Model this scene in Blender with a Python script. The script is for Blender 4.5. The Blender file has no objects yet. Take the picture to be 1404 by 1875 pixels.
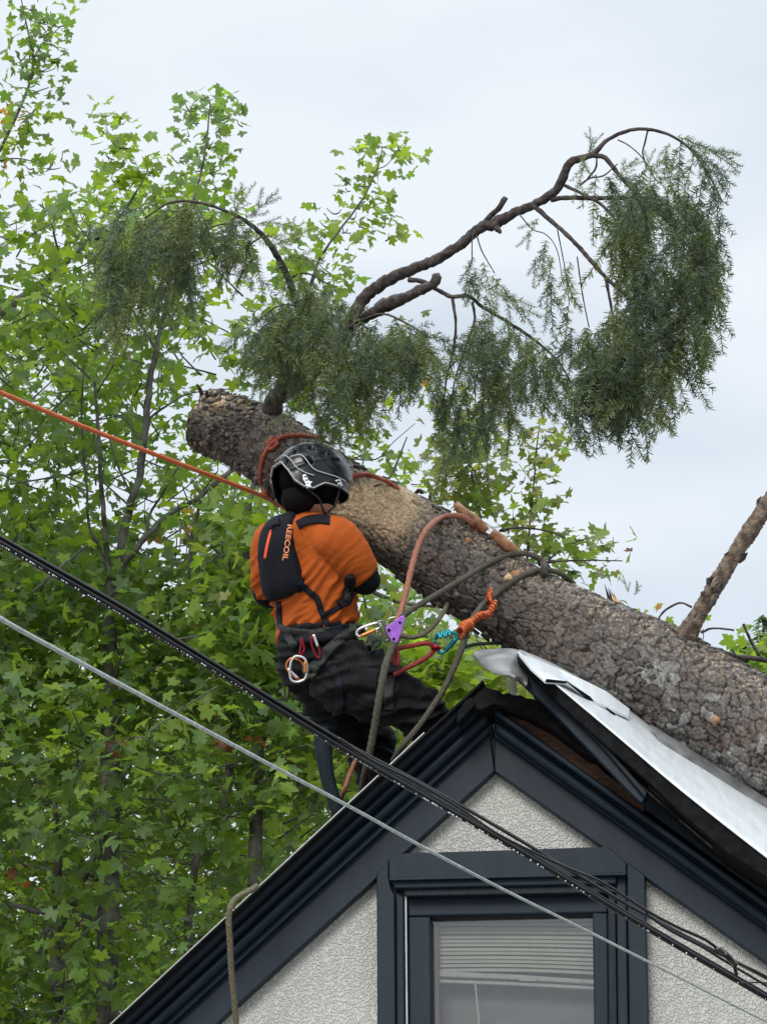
import bpy, bmesh, math, random
import numpy as np
from mathutils import Vector, Matrix, Quaternion
from mathutils.bvhtree import BVHTree
R = math.radians
random.seed(7); rng = np.random.default_rng(7)
sc = bpy.context.scene
C = sc.collection

# ------------------------------------------------------------------ camera, sky, sun, exposure
CAM = Vector((0, 0, 1.6)); PITCH = R(20); FPX = 5600.0; CX, CY = 702.0, 937.5
FWD = Vector((0, math.cos(PITCH), math.sin(PITCH))); UP = Vector((0, -math.sin(PITCH), math.cos(PITCH))); RT = Vector((1, 0, 0))
cd = bpy.data.cameras.new('camera'); cam = bpy.data.objects.new('camera', cd); C.objects.link(cam)
cam.location = CAM; cam.rotation_euler = (R(90) + PITCH, 0, 0)
cd.sensor_fit = 'VERTICAL'; cd.sensor_height = 36; cd.sensor_width = 27; cd.lens = FPX / 1875 * 36
cd.clip_start = 0.1; cd.clip_end = 2000
sc.camera = cam
sc.view_settings.view_transform = 'Standard'; sc.view_settings.look = 'None'
sc.cycles.diffuse_bounces = 8; sc.cycles.transmission_bounces = 8; sc.cycles.max_bounces = 12
sc.view_settings.exposure = 0.6; sc.view_settings.gamma = 1; sc.view_settings.use_curve_mapping = False
SUN_EL, SUN_AZ = R(34), R(200)
w = bpy.data.worlds.new('World'); sc.world = w; w.use_nodes = True
nt = w.node_tree; nt.nodes.clear()
N = nt.nodes.new; L = nt.links.new
out = N('ShaderNodeOutputWorld'); bg = N('ShaderNodeBackground'); bg.inputs[1].default_value = 0.1
sky = N('ShaderNodeTexSky'); sky.sky_type = 'NISHITA'; sky.sun_disc = False; sky.sun_elevation = SUN_EL; sky.sun_rotation = SUN_AZ
tc = N('ShaderNodeTexCoord'); sep = N('ShaderNodeSeparateXYZ'); L(tc.outputs['Generated'], sep.inputs[0])
# cloud deck: brighter towards the zenith, as an overcast sky is
mp = N('ShaderNodeMapping'); mp.inputs['Scale'].default_value = (1.6, 1.6, 5.0); L(tc.outputs['Generated'], mp.inputs[0])
nz = N('ShaderNodeTexNoise'); nz.inputs['Scale'].default_value = 2.6; nz.inputs['Detail'].default_value = 4; nz.inputs['Roughness'].default_value = .45; L(mp.outputs[0], nz.inputs[0])
cr = N('ShaderNodeValToRGB'); L(nz.outputs[0], cr.inputs[0])
cr.color_ramp.elements[0].position = .36; cr.color_ramp.elements[0].color = (.64, .73, .82, 1)
cr.color_ramp.elements[1].position = .62; cr.color_ramp.elements[1].color = (.865, .92, .975, 1)
mr = N('ShaderNodeMapRange'); L(sep.outputs[2], mr.inputs[0])
mr.inputs[1].default_value = .53; mr.inputs[2].default_value = 1; mr.inputs[3].default_value = 6.9; mr.inputs[4].default_value = 27.0
vm = N('ShaderNodeVectorMath'); vm.operation = 'SCALE'; L(cr.outputs[0], vm.inputs[0]); L(mr.outputs[0], vm.inputs['Scale'])
mx = N('ShaderNodeMix'); mx.data_type = 'RGBA'; mx.inputs[0].default_value = .93
L(sky.outputs[0], mx.inputs[6]); L(vm.outputs[0], mx.inputs[7]); L(mx.outputs[2], bg.inputs[0]); L(bg.outputs[0], out.inputs[0])
sl = bpy.data.lights.new('sun', 'SUN'); sl.energy = 1.5; sl.angle = R(25); sl.color = (1, .96, .9)
so = bpy.data.objects.new('sun', sl); C.objects.link(so)
so.rotation_euler = (R(90) - SUN_EL, 0, R(180) - SUN_AZ + R(0))
sdir = Vector((math.sin(SUN_AZ) * math.cos(SUN_EL), math.cos(SUN_AZ) * math.cos(SUN_EL), math.sin(SUN_EL)))
so.rotation_euler = sdir.to_track_quat('Z', 'Y').to_euler(); so.location = (0, 0, 30)

# ------------------------------------------------------------------ helpers
def W(px, py, d): return CAM + FWD * d + RT * ((px - CX) / FPX * d) + UP * ((CY - py) / FPX * d)
def proj(p):
    q = Vector(p) - CAM; d = q.dot(FWD); return (CX + q.dot(RT) / d * FPX, CY - q.dot(UP) / d * FPX, d)
def ray(px, py): return (FWD + RT * ((px - CX) / FPX) + UP * ((CY - py) / FPX)).normalized()
PSI = R(8); HN = Vector((-math.sin(PSI), -math.cos(PSI), 0)); HX = Vector((math.cos(PSI), -math.sin(PSI), 0)); HZ = Vector((0, 0, 1))
HO = W(905, 1410, 11.0)
def G(px, py, off=0.0):
    r = ray(px, py); t = ((HO - CAM).dot(HN) + off) / r.dot(HN); return CAM + r * t
ORG = {}
def link(o, parent=None):
    C.objects.link(o)
    if parent is not None: o.parent = parent
    return o
def thing(name, label, cat, loc, group=None):
    o = bpy.data.objects.new(name, None); o.location = loc; o.empty_display_size = .1
    ORG[o.name] = Vector(loc); link(o); o['label'] = label; o['category'] = cat
    if group: o['group'] = group
    return o
def mesh_np(name, verts, faces, mat, parent=None, smooth=False, attr=None, origin=None, uv=None):
    """verts (n,3) world; faces list or int array (m,k)"""
    verts = np.asarray(verts, dtype=np.float64).reshape(-1, 3)
    if parent is not None: org = ORG[parent.name]
    elif origin is not None: org = Vector(origin)
    else: org = Vector(verts.mean(axis=0))
    me = bpy.data.meshes.new(name)
    vv = verts - np.array(org)
    if isinstance(faces, np.ndarray):
        m, k = faces.shape
        me.vertices.add(len(vv)); me.vertices.foreach_set('co', vv.astype(np.float32).ravel())
        me.loops.add(m * k); me.loops.foreach_set('vertex_index', faces.astype(np.int32).ravel())
        me.polygons.add(m); me.polygons.foreach_set('loop_start', np.arange(0, m * k, k, dtype=np.int32))
        me.update(calc_edges=True)
    else:
        me.from_pydata([tuple(v) for v in vv], [], faces); me.update()
    if smooth: me.polygons.foreach_set('use_smooth', np.ones(len(me.polygons), dtype=bool))
    if attr is not None:
        a = me.color_attributes.new('tint', 'FLOAT_COLOR', 'POINT')
        aa = np.ones((len(vv), 4), dtype=np.float32); at = np.asarray(attr); aa[:, :at.shape[1]] = at
        a.data.foreach_set('color', aa.ravel())
    if mat is not None: me.materials.append(mat)
    o = bpy.data.objects.new(name, me)
    link(o, parent); ORG[o.name] = org
    if parent is None: o.location = org
    return o
def tag(o, label=None, cat=None, group=None, kind=None):
    for k, v in (('label', label), ('category', cat), ('group', group), ('kind', kind)):
        if v: o[k] = v
    return o
class MB:
    def __init__(s): s.v = []; s.f = []; s.c = []
    def add(s, v, f, c=None):
        n = len(s.v); s.v += [tuple(p) for p in v]; s.f += [tuple(i + n for i in q) for q in f]
        if c is not None: s.c += [c] * len(v)
        return s
    def build(s, name, mat, parent=None, smooth=False, origin=None):
        return mesh_np(name, s.v, s.f, mat, parent, smooth, attr=(s.c if s.c else None), origin=origin)
def spline(pts, n):
    """Catmull-Rom through tuples of any dimension"""
    P = np.array(pts, dtype=float); m = len(P)
    if m < 3:
        t = np.linspace(0, 1, n)[:, None]; return P[0] * (1 - t) + P[-1] * t
    P2 = np.vstack([2 * P[0] - P[1], P, 2 * P[-1] - P[-2]])
    seg = np.linalg.norm(np.diff(P[:, :2], axis=0), axis=1) + 1e-6; cum = np.concatenate([[0], np.cumsum(seg)])
    out = []
    for s in np.linspace(0, cum[-1], n):
        i = min(int(np.searchsorted(cum, s, side='right')) - 1, m - 2); t = (s - cum[i]) / seg[i]
        a, b, c, d = P2[i], P2[i + 1], P2[i + 2], P2[i + 3]
        out.append(.5 * ((2 * b) + (c - a) * t + (2 * a - 5 * b + 4 * c - d) * t * t + (3 * b - a - 3 * c + d) * t ** 3))
    return np.array(out)
def tube_data(pts, rad, n=8, cap=True, twist=0.0, lobes=0, lobe=0.0, rough=0.0):
    pts = [Vector(p) for p in pts]; m = len(pts)
    if not hasattr(rad, '__len__'): rad = [rad] * m
    T = [(pts[min(i + 1, m - 1)] - pts[max(i - 1, 0)]).normalized() for i in range(m)]
    a = T[0].orthogonal().normalized(); v = []; f = []
    for i in range(m):
        a = (a - T[i] * a.dot(T[i])).normalized(); b = T[i].cross(a)
        for k in range(n):
            th = 2 * math.pi * k / n
            r = rad[i] * (1 + (lobe * math.cos(lobes * th + twist * i) if lobes else 0) + (random.uniform(-rough, rough) if rough else 0))
            v.append(pts[i] + a * (r * math.cos(th)) + b * (r * math.sin(th)))
    for i in range(m - 1):
        for k in range(n):
            k2 = (k + 1) % n; f.append((i * n + k, i * n + k2, (i + 1) * n + k2, (i + 1) * n + k))
    if cap: f.append(tuple(range(n))[::-1]); f.append(tuple((m - 1) * n + k for k in range(n)))
    return v, f
def tube(name, pts, rad, mat, parent=None, n=8, smooth=True, **k):
    v, f = tube_data(pts, rad, n, **k); return mesh_np(name, v, f, mat, parent, smooth)
def pxtube(name, pts, rad_px, mat, parent=None, n=8, samples=None, **k):
    """pts (px,py,d[,rpx])"""
    pts = [tuple(p) if len(p) == 4 else tuple(p) + (rad_px,) for p in pts]
    s = spline(pts, samples or max(8, 6 * len(pts)))
    return tube(name, [W(*q[:3]) for q in s], [q[3] / FPX * q[2] for q in s], mat, parent, n, **k)
def prism(pts, off0, off1, lo=None):
    """polygon of pixels on the house plane, front face at off1, back at off0 -> verts, faces"""
    fr = [G(x, y, off1) for x, y in pts]; bk = [p - HN * (off1 - off0) for p in fr]
    # orientation
    n = len(pts); f = [tuple(range(n)), tuple(range(2 * n - 1, n - 1, -1))] + [(i, i + n, (i + 1) % n + n, (i + 1) % n) for i in range(n)]
    return fr + bk, f
def fixn(o):
    bm = bmesh.new(); bm.from_mesh(o.data); bmesh.ops.recalc_face_normals(bm, faces=bm.faces); bm.to_mesh(o.data); bm.free(); return o
def bevel(o, wd=.003, seg=2):
    m = o.modifiers.new('bevel', 'BEVEL'); m.width = wd; m.segments = seg; m.limit_method = 'ANGLE'; m.angle_limit = R(30)
    m.harden_normals = False; return o
def slab(name, pts, off0, off1, mat, parent, bv=.003):
    v, f = prism(pts, off0, off1); o = fixn(mesh_np(name, v, f, mat, parent))
    if bv: bevel(o, bv)
    return o
def hsh(ix, iy, k=0):
    v = np.sin(ix * 127.1 + iy * 311.7 + k * 74.7) * 43758.5453; return v - np.floor(v)
def vnoise(x, y, k=0):
    ix, iy = np.floor(x), np.floor(y); fx, fy = x - ix, y - iy; fx = fx * fx * (3 - 2 * fx); fy = fy * fy * (3 - 2 * fy)
    return (hsh(ix, iy, k) * (1 - fx) + hsh(ix + 1, iy, k) * fx) * (1 - fy) + (hsh(ix, iy + 1, k) * (1 - fx) + hsh(ix + 1, iy + 1, k) * fx) * fy
def fbm(x, y, k=0, o=4):
    s = 0; a = .5
    for i in range(o): s = s + a * vnoise(x * 2 ** i, y * 2 ** i, k + i); a *= .5
    return s

# ------------------------------------------------------------------ materials
def mat(name, col, rough=.6, metal=0, var=.0, vscale=20, bump=0, bscale=200, detail=4, attr=False, spec=.5, col2=None, stretch=None, trans=0, coat=0, bdist=.002):
    m = bpy.data.materials.new(name); m.use_nodes = True; t = m.node_tree; b = t.nodes['Principled BSDF']
    b.inputs['Base Color'].default_value = (*col, 1); b.inputs['Roughness'].default_value = rough; b.inputs['Metallic'].default_value = metal
    b.inputs['Specular IOR Level'].default_value = spec; b.inputs['Coat Weight'].default_value = coat
    co = t.nodes.new('ShaderNodeTexCoord'); vec = co.outputs['Object']
    if stretch:
        mpn = t.nodes.new('ShaderNodeMapping'); mpn.inputs['Scale'].default_value = stretch; t.links.new(vec, mpn.inputs[0]); vec = mpn.outputs[0]
    csrc = None
    if attr:
        a = t.nodes.new('ShaderNodeAttribute'); a.attribute_name = 'tint'; csrc = a.outputs['Color']
    if var or col2:
        n = t.nodes.new('ShaderNodeTexNoise'); n.inputs['Scale'].default_value = vscale; n.inputs['Detail'].default_value = detail; t.links.new(vec, n.inputs[0])
        r = t.nodes.new('ShaderNodeValToRGB'); t.links.new(n.outputs[0], r.inputs[0])
        r.color_ramp.elements[0].position = .35; r.color_ramp.elements[1].position = .68
        c2 = col2 or tuple(min(1, c * (1 + var)) for c in col); c1 = col if col2 else tuple(c * (1 - var) for c in col)
        if attr: c1 = (1 - var,) * 3; c2 = (1 + var,) * 3
        r.color_ramp.elements[0].color = (*c1, 1); r.color_ramp.elements[1].color = (*c2, 1)
        if attr:
            x = t.nodes.new('ShaderNodeMix'); x.data_type = 'RGBA'; x.blend_type = 'MULTIPLY'; x.inputs[0].default_value = 1
            t.links.new(csrc, x.inputs[6]); t.links.new(r.outputs[0], x.inputs[7]); csrc = x.outputs[2]
        else: csrc = r.outputs[0]
    if csrc is not None: t.links.new(csrc, b.inputs['Base Color'])
    if bump:
        n = t.nodes.new('ShaderNodeTexNoise'); n.inputs['Scale'].default_value = bscale; n.inputs['Detail'].default_value = detail; t.links.new(vec, n.inputs[0])
        u = t.nodes.new('ShaderNodeBump'); u.inputs['Strength'].default_value = bump; u.inputs['Distance'].default_value = bdist
        t.links.new(n.outputs[0], u.inputs['Height']); t.links.new(u.outputs[0], b.inputs['Normal'])
    if trans:
        tr = t.nodes.new('ShaderNodeBsdfTranslucent'); mxs = t.nodes.new('ShaderNodeMixShader'); mxs.inputs[0].default_value = trans
        if csrc is not None:
            g = t.nodes.new('ShaderNodeMix'); g.data_type = 'RGBA'; g.blend_type = 'MULTIPLY'; g.inputs[0].default_value = 1
            t.links.new(csrc, g.inputs[6]); g.inputs[7].default_value = (2.2, 2.15, 1.0, 1); t.links.new(g.outputs[2], tr.inputs[0])
        else: tr.inputs[0].default_value = (*col, 1)
        t.links.new(b.outputs[0], mxs.inputs[1]); t.links.new(tr.outputs[0], mxs.inputs[2]); t.links.new(mxs.outputs[0], t.nodes['Material Output'].inputs[0])
    return m
M = {}
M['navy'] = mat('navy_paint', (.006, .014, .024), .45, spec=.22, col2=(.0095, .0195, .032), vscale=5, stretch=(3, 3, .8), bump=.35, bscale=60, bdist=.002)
M['navy2'] = mat('darker_navy_paint', (.003, .007, .013), .5, spec=.25, col2=(.008, .016, .025), vscale=18, stretch=(6, 6, 1), bump=.5, bscale=90)  # darker navy, on moulding grooves and some boards
M['black'] = mat('tar_black', (.003, .003, .004), .8, spec=.12, col2=(.010, .010, .011), vscale=30, bump=.5, bscale=80, bdist=.004)
M['brownwood'] = mat('exposed_brown_wood', (.05, .022, .012), .75, col2=(.13, .06, .03), vscale=14, stretch=(1, 1, 7), bump=.6, bscale=60)
M['rawwood'] = mat('raw_splintered_wood', (.42, .27, .14), .8, col2=(.62, .45, .27), vscale=60, bump=.8, bscale=120, bdist=.004)
M['alu'] = mat('bare_drip_edge', (.30, .31, .31), .4, metal=.6, var=.15, vscale=30)
M['sheet'] = mat('white_roof_metal', (.66, .69, .70), .3, metal=.15, var=.07, vscale=6, stretch=(8, 1, 1), bump=.1, bscale=30)
M['greysheet'] = mat('dull_grey_flashing', (.20, .20, .20), .45, metal=.3, var=.35, vscale=14, bump=.3, bscale=25)
M['dark'] = mat('cavity_shade_black', (.005, .0045, .004), .95, spec=.1, var=.3, vscale=12)  # near-black colour carries the shade inside the attic gap and window recess
M['glass'] = None
M['blind'] = mat('blind_slat', (.75, .75, .66), .5, var=.06)
M['rail'] = mat('blind_rail', (.72, .74, .70), .4, var=.08, vscale=40)
M['screen'] = mat('insect_screen', (.34, .34, .335), .8, var=.1, vscale=15, bump=.3, bscale=800)
M['jamb'] = mat('reddish_inner_jamb', (.30, .20, .17), .6, var=.2)
M['bark'] = mat('fir_bark', (.1, .09, .08), .88, attr=True, var=.35, vscale=90, bump=1.0, bscale=260, detail=8, bdist=.004, spec=.35)
M['limb'] = mat('limb_bark', (.028, .022, .020), .85, col2=(.10, .085, .08), vscale=45, bump=1, bscale=120, bdist=.004, spec=.3)
M['deadlimb'] = mat('dead_limb_bark', (.075, .048, .034), .85, col2=(.26, .20, .15), vscale=38, bump=1, bscale=70, bdist=.012, detail=8)
M['orangewood'] = mat('stripped_orange_wood', (.22, .085, .035), .6, col2=(.46, .24, .12), vscale=30, bump=.6, bscale=90)
M['needle'] = mat('needles', (.03, .05, .02), .5, attr=True, trans=.3)
M['leaf'] = mat('maple_leaves', (.09, .19, .03), .42, attr=True, trans=.48, spec=.35)
M['mtrunk'] = mat('maple_bark', (.035, .03, .026), .9, col2=(.17, .175, .15), vscale=9, bump=1, bscale=50, bdist=.01, detail=6)
M['chips'] = mat('sawdust_chips', (.62, .47, .29), .9, var=.2, vscale=200)
M['orope'] = mat('orange_rope', (.50, .085, .02), .6, col2=(.62, .17, .05), vscale=140, bump=1, bscale=420)
M['rrope'] = mat('red_brown_rope', (.23, .04, .02), .7, col2=(.42, .11, .06), vscale=150, bump=1, bscale=420)
M['brope'] = mat('tan_red_rope', (.25, .085, .05), .75, col2=(.38, .17, .11), vscale=150, bump=1, bscale=420)
M['grope'] = mat('grey_green_rope', (.05, .046, .036), .85, spec=.2, col2=(.115, .105, .085), vscale=170, bump=1, bscale=450)
M['lrope'] = mat('olive_fleck_rope', (.07, .072, .045), .8, spec=.2, col2=(.21, .18, .12), vscale=190, bump=1, bscale=450)
M['krope'] = mat('black_cord', (.012, .013, .012), .7, var=.3, vscale=100)
M['cable'] = mat('black_cable', (.002, .002, .003), .22, var=.2, vscale=40, spec=.4)
M['strand'] = mat('galvanised_strand', (.42, .46, .45), .38, metal=.75, var=.2, vscale=60)
M['drop'] = mat('glint_bead', (.85, .87, .9), .05, spec=.8)  # water beads in near-white; the glints are put into their colour
M['orange'] = mat('orange_tee', (.40, .083, .012), .85, var=.12, vscale=9, bump=.25, bscale=600, spec=.2)
M['pants'] = mat('black_work_cloth', (.0115, .0115, .0125), .8, var=.35, vscale=12, bump=.35, bscale=500, spec=.15)
M['vest'] = mat('navy_black_mesh', (.004, .005, .010), .75, var=.25, vscale=30, bump=.5, bscale=900, spec=.25)
M['sleeve'] = mat('black_knit', (.004, .005, .008), .85, var=.2, spec=.2)
M['strap'] = mat('dark_webbing', (.013, .014, .015), .7, var=.25, vscale=60, bump=.5, bscale=700)
M['olive'] = mat('olive_webbing', (.035, .05, .03), .7, var=.25, vscale=60, bump=.5, bscale=700)
M['skin'] = mat('skin', (.42, .22, .15), .55, var=.08)
M['hair'] = mat('dark_hair', (.006, .005, .0045), .9, spec=.1, bump=1, bscale=300)
M['helmet'] = mat('gloss_black_helmet', (.005, .006, .008), .26, spec=.4, coat=.12)
M['vent'] = mat('helmet_liner', (.003, .003, .003), .95, spec=.05)
M['piping'] = mat('pale_grey_piping', (.45, .46, .46), .5)
M['white'] = mat('white_print', (.8, .8, .8), .5)
M['oprint'] = mat('orange_print', (.85, .30, .12), .6)
M['redor'] = mat('neon_red_strip', (.85, .10, .03), .5)
M['purple'] = mat('purple_anodised', (.42, .16, .72), .38, metal=.35, var=.18, vscale=90)
M['teal'] = mat('teal_anodised', (.02, .22, .28), .3, metal=.6)
M['redmetal'] = mat('red_anodised', (.30, .012, .03), .28, metal=.6)
M['silver'] = mat('polished_alloy', (.72, .72, .72), .25, metal=.8)
M['steel'] = mat('dark_steel', (.2, .2, .2), .3, metal=.9)
M['copper'] = mat('orange_anodised', (.62, .2, .06), .3, metal=.6)
M['lanyard'] = mat('dark_red_lanyard', (.16, .012, .012), .75, col2=(.28, .03, .025), vscale=120, bump=1, bscale=400)
M['boot'] = mat('boot_leather', (.03, .02, .014), .6, var=.3)
M['bounce_grey'] = mat('bounce_grey_ground', (.16, .15, .135), .9, col2=(.24, .225, .20), vscale=3, bump=.5, bscale=20)  # ground is out of view; grey gravel made up for neutral, brighter bounce light
# stucco
m = mat('stucco', (.55, .55, .515), .9, var=.08, vscale=2.2); M['stucco'] = m; t = m.node_tree; b = t.nodes['Principled BSDF']
co = t.nodes.new('ShaderNodeTexCoord'); n1 = t.nodes.new('ShaderNodeTexNoise'); n1.inputs['Scale'].default_value = 125; n1.inputs['Detail'].default_value = 2.0; n1.inputs['Roughness'].default_value = .4; n1.inputs['Distortion'].default_value = .15
n2 = t.nodes.new('ShaderNodeTexVoronoi'); n2.inputs['Scale'].default_value = 150; n2.feature = 'SMOOTH_F1'
ad = t.nodes.new('ShaderNodeMath'); ad.operation = 'SUBTRACT'
rp = t.nodes.new('ShaderNodeMapRange'); rp.inputs[1].default_value = .40; rp.inputs[2].default_value = .56
t.links.new(co.outputs['Object'], n1.inputs[0]); t.links.new(co.outputs['Object'], n2.inputs[0]); t.links.new(n1.outputs[0], rp.inputs[0])
m2 = t.nodes.new('ShaderNodeMath'); m2.operation = 'MULTIPLY'; m2.inputs[1].default_value = .5; t.links.new(n2.outputs[0], m2.inputs[0])
t.links.new(rp.outputs[0], ad.inputs[0]); t.links.new(m2.outputs[0], ad.inputs[1])
bu = t.nodes.new('ShaderNodeBump'); bu.inputs['Strength'].default_value = .9; bu.inputs['Distance'].default_value = .006
t.links.new(ad.outputs[0], bu.inputs['Height']); t.links.new(bu.outputs[0], b.inputs['Normal'])
# window glass
m = bpy.data.materials.new('window_glass'); m.use_nodes = True; t = m.node_tree; t.nodes.clear(); M['glass'] = m
o_ = t.nodes.new('ShaderNodeOutputMaterial'); gl = t.nodes.new('ShaderNodeBsdfGlossy'); gl.inputs['Roughness'].default_value = .03; gl.inputs[0].default_value = (.8, .8, .8, 1)
tp = t.nodes.new('ShaderNodeBsdfTransparent'); tp.inputs[0].default_value = (.82, .82, .81, 1); fr = t.nodes.new('ShaderNodeFresnel'); fr.inputs[0].default_value = 1.5
ml = t.nodes.new('ShaderNodeMath'); ml.operation = 'MULTIPLY_ADD'; ml.inputs[1].default_value = 1.4; ml.inputs[2].default_value = .05; ms = t.nodes.new('ShaderNodeMixShader')
t.links.new(fr.outputs[0], ml.inputs[0]); t.links.new(ml.outputs[0], ms.inputs[0]); t.links.new(tp.outputs[0], ms.inputs[1]); t.links.new(gl.outputs[0], ms.inputs[2]); t.links.new(ms.outputs[0], o_.inputs[0])

# ------------------------------------------------------------------ ground
def ground():
    n = 60; xs = np.linspace(-600, 600, n); v = []; f = []
    for j in range(n):
        for i in range(n):
            x, y = xs[i], xs[j] + 400; r = math.hypot(x, y - 10)
            v.append((x, y, 0 if r < 60 else .4 * float(vnoise(np.array(x / 40.), np.array(y / 40.)))))
    f = [(j * n + i, j * n + i + 1, (j + 1) * n + i + 1, (j + 1) * n + i) for j in range(n - 1) for i in range(n - 1)]
    tag(mesh_np('ground', v, f, M['bounce_grey'], origin=(0, 0, 0)), 'unseen ground around the house, grey gravel added for bounce light', kind='structure')
ground()

# ------------------------------------------------------------------ house
def hp(o2, x, z, y=0): return o2 + HX * x + HZ * z - HN * y
base = Vector((G(905, 1410).x, G(905, 1410).y, 0))
house = thing('house', 'pale stucco house gable with dark navy trim and a torn-up roof edge', 'house', base)
def lerp(a, b, t): return (a[0] + (b[0] - a[0]) * t, a[1] + (b[1] - a[1]) * t)
OL0, OL1 = (884, 1241), (40, 2026); IL0, IL1 = (905, 1412), (230, 2026)
OR0, OR1 = (904, 1293), (1700, 1863); IR0, IR1 = (905, 1412), (1660, 1945)
def build_house():
    # wall slab : gable + walls down to the ground
    wc = [G(905, 1350), G(140, 2060), G(1720, 1935)]
    a, l, r = wc
    zl = l.z; zr = r.z
    front = [a, l, Vector((l.x, l.y, 0)), Vector((r.x, r.y, 0)), r]
    # window hole: build wall as pieces round the opening
    def gz(px, py): return G(px, py)
    wl, wr, wt, wb = G(735, 1640), G(1135, 1640), G(940, 1640).z, G(940, 2240).z
    def X(p): return (p - HO).dot(HX)
    def P(x, z): return HO + HX * x + HZ * (z - HO.z)
    xl, xr = X(wl), X(wr); XL, XR = X(l), X(r); XA = X(a)
    def top(x):
        if x < XA: return l.z + (a.z - l.z) * (x - XL) / (XA - XL)
        return a.z + (r.z - a.z) * (x - XA) / (XR - XA)
    bm = MB()
    def piece(poly):
        fr = [P(x, z) for x, z in poly]; bk = [p - HN * .18 for p in fr]; n = len(poly)
        bm.add(fr + bk, [tuple(range(n)), tuple(range(2 * n - 1, n - 1, -1))] + [(i, i + n, (i + 1) % n + n, (i + 1) % n) for i in range(n)])
    piece([(XL, 0), (xl, 0), (xl, top(xl)), (XL, l.z)])
    piece([(xr, 0), (XR, 0), (XR, r.z), (xr, top(xr))])
    piece([(xl, wt), (xr, wt), (xr, top(xr)), (XA, a.z), (xl, top(xl))])
    piece([(xl, 0), (xr, 0), (xr, wb), (xl, wb)])
    wall = fixn(bm.build('wall', M['stucco'], house))
    # side and back walls
    b2 = MB(); D = 5.0
    for p in (l, r):
        q = Vector((p.x, p.y, 0)); s = HX * (.15 if p is l else -.15)
        vv = [q - HN * .181, q - HN * D, p - HN * D, p - HN * .181]; vv += [u + s for u in vv]
        b2.add(vv, [(0, 1, 2, 3), (7, 6, 5, 4), (0, 4, 5, 1), (1, 5, 6, 2), (2, 6, 7, 3), (3, 7, 4, 0)])
    fixn(b2.build('side_wall', M['stucco'], house))
    b3 = MB(); fr = [p - HN * (D + .002) for p in (Vector((l.x, l.y, 0)), Vector((r.x, r.y, 0)), r, a, l)]
    b3.add(fr, [(0, 1, 2, 3, 4)]); b3.build('rear_wall', M['stucco'], house)
    # left rake: a run of mouldings, each its own board
    def band(t0, t1, o0, o1, nm, mt, side='L', bv=.004, a0=None, split=None):
        A0, A1, B0, B1 = (OL0, OL1, IL0, IL1) if side == 'L' else (OR0, OR1, IR0, IR1)
        p = [lerp(A0, B0, t0), lerp(A1, B1, t0), lerp(A1, B1, t1), lerp(A0, B0, t1)]
        return slab(nm, p, o0, o1, mt, house, bv)
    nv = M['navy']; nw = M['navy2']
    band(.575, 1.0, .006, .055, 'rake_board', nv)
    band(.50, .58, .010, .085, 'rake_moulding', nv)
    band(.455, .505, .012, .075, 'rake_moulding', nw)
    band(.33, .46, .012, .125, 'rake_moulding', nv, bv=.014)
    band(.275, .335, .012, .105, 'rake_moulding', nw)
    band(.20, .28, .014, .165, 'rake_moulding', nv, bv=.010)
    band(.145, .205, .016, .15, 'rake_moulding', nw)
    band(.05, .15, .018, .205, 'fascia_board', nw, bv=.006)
    band(.012, .052, .02, .235, 'shingle_edge', M['black'], bv=.004)
    # bare metal drip edge in two lengths, one slipped
    oy = lambda x: OL0[1] + (OL0[0] - x) * (OL1[1] - OL0[1]) / (OL0[0] - OL1[0]) - 1
    for (p0, p1, o) in (((776, oy(776)), (706, oy(706)), .262), ((692, oy(692)), (430, oy(430)), .256), ((428, oy(428)), (40, oy(40)), .250)):
        q = [p0, p1, (p1[0] + 1.1, p1[1] + 1.2), (p0[0] + 1.1, p0[1] + 1.2)]
        slab('drip_edge', q, .238, o, M['alu'], house, 0)
    # right rake
    band(.46, 1.0, .007, .057, 'rake_board', nv, 'R')
    band(.38, .465, .011, .087, 'rake_moulding', nv, 'R')
    band(.20, .385, .013, .13, 'rake_moulding', nv, 'R', bv=.016)
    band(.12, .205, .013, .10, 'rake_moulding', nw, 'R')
    band(.0, .125, .015, .15, 'rake_moulding', nv, 'R', bv=.008)
    # brown sheathing board laid bare above the mouldings
    slab('sheathing_board', [(919, 1291), (953, 1301), (1008, 1332), (1071, 1380), (1110, 1417), (1180, 1470), (1178, 1488), (1087, 1426), (988, 1356), (922, 1309)], -.35, .10, M['brownwood'], house, .003)
    slab('sheathing_board', [(1180, 1440), (1262, 1478), (1404, 1592), (1640, 1770), (1640, 1815), (1404, 1645), (1290, 1562), (1180, 1482)], -.35, .125, M['navy2'], house, .003)
    # torn black tar paper at the peak
    cap = [(856, 1292), (862, 1279), (873, 1268), (884, 1257), (893, 1259), (903, 1262), (914, 1264), (920, 1271), (930, 1268), (941, 1273), (953, 1272), (962, 1278), (975, 1279), (990, 1290), (1012, 1304), (1062, 1345), (1104, 1390), (1071, 1379), (1008, 1331), (953, 1302), (921, 1292), (904, 1289), (880, 1300)]
    slab('tar_paper', cap, .0, .22, M['black'], house, .004)
    slab('tar_paper', [(838, 1302), (852, 1282), (862, 1276), (870, 1290), (850, 1312), (835, 1325)], .05, .232, M['black'], house, .004)
    # black panels behind the tear: attic shade is put into their colour
    slab('attic_shade_panel', [(960, 1300), (1000, 1262), (1110, 1370), (1240, 1490), (1404, 1605), (1640, 1780), (1640, 1860), (1404, 1700), (1150, 1500), (985, 1370)], -.9, -.6, M['dark'], house, 0)
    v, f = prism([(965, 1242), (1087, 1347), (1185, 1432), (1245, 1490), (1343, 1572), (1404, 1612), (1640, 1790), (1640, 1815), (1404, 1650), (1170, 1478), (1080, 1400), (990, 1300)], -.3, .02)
    fixn(mesh_np('shaded_sheathing', v, f, M['dark'], house))
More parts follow.
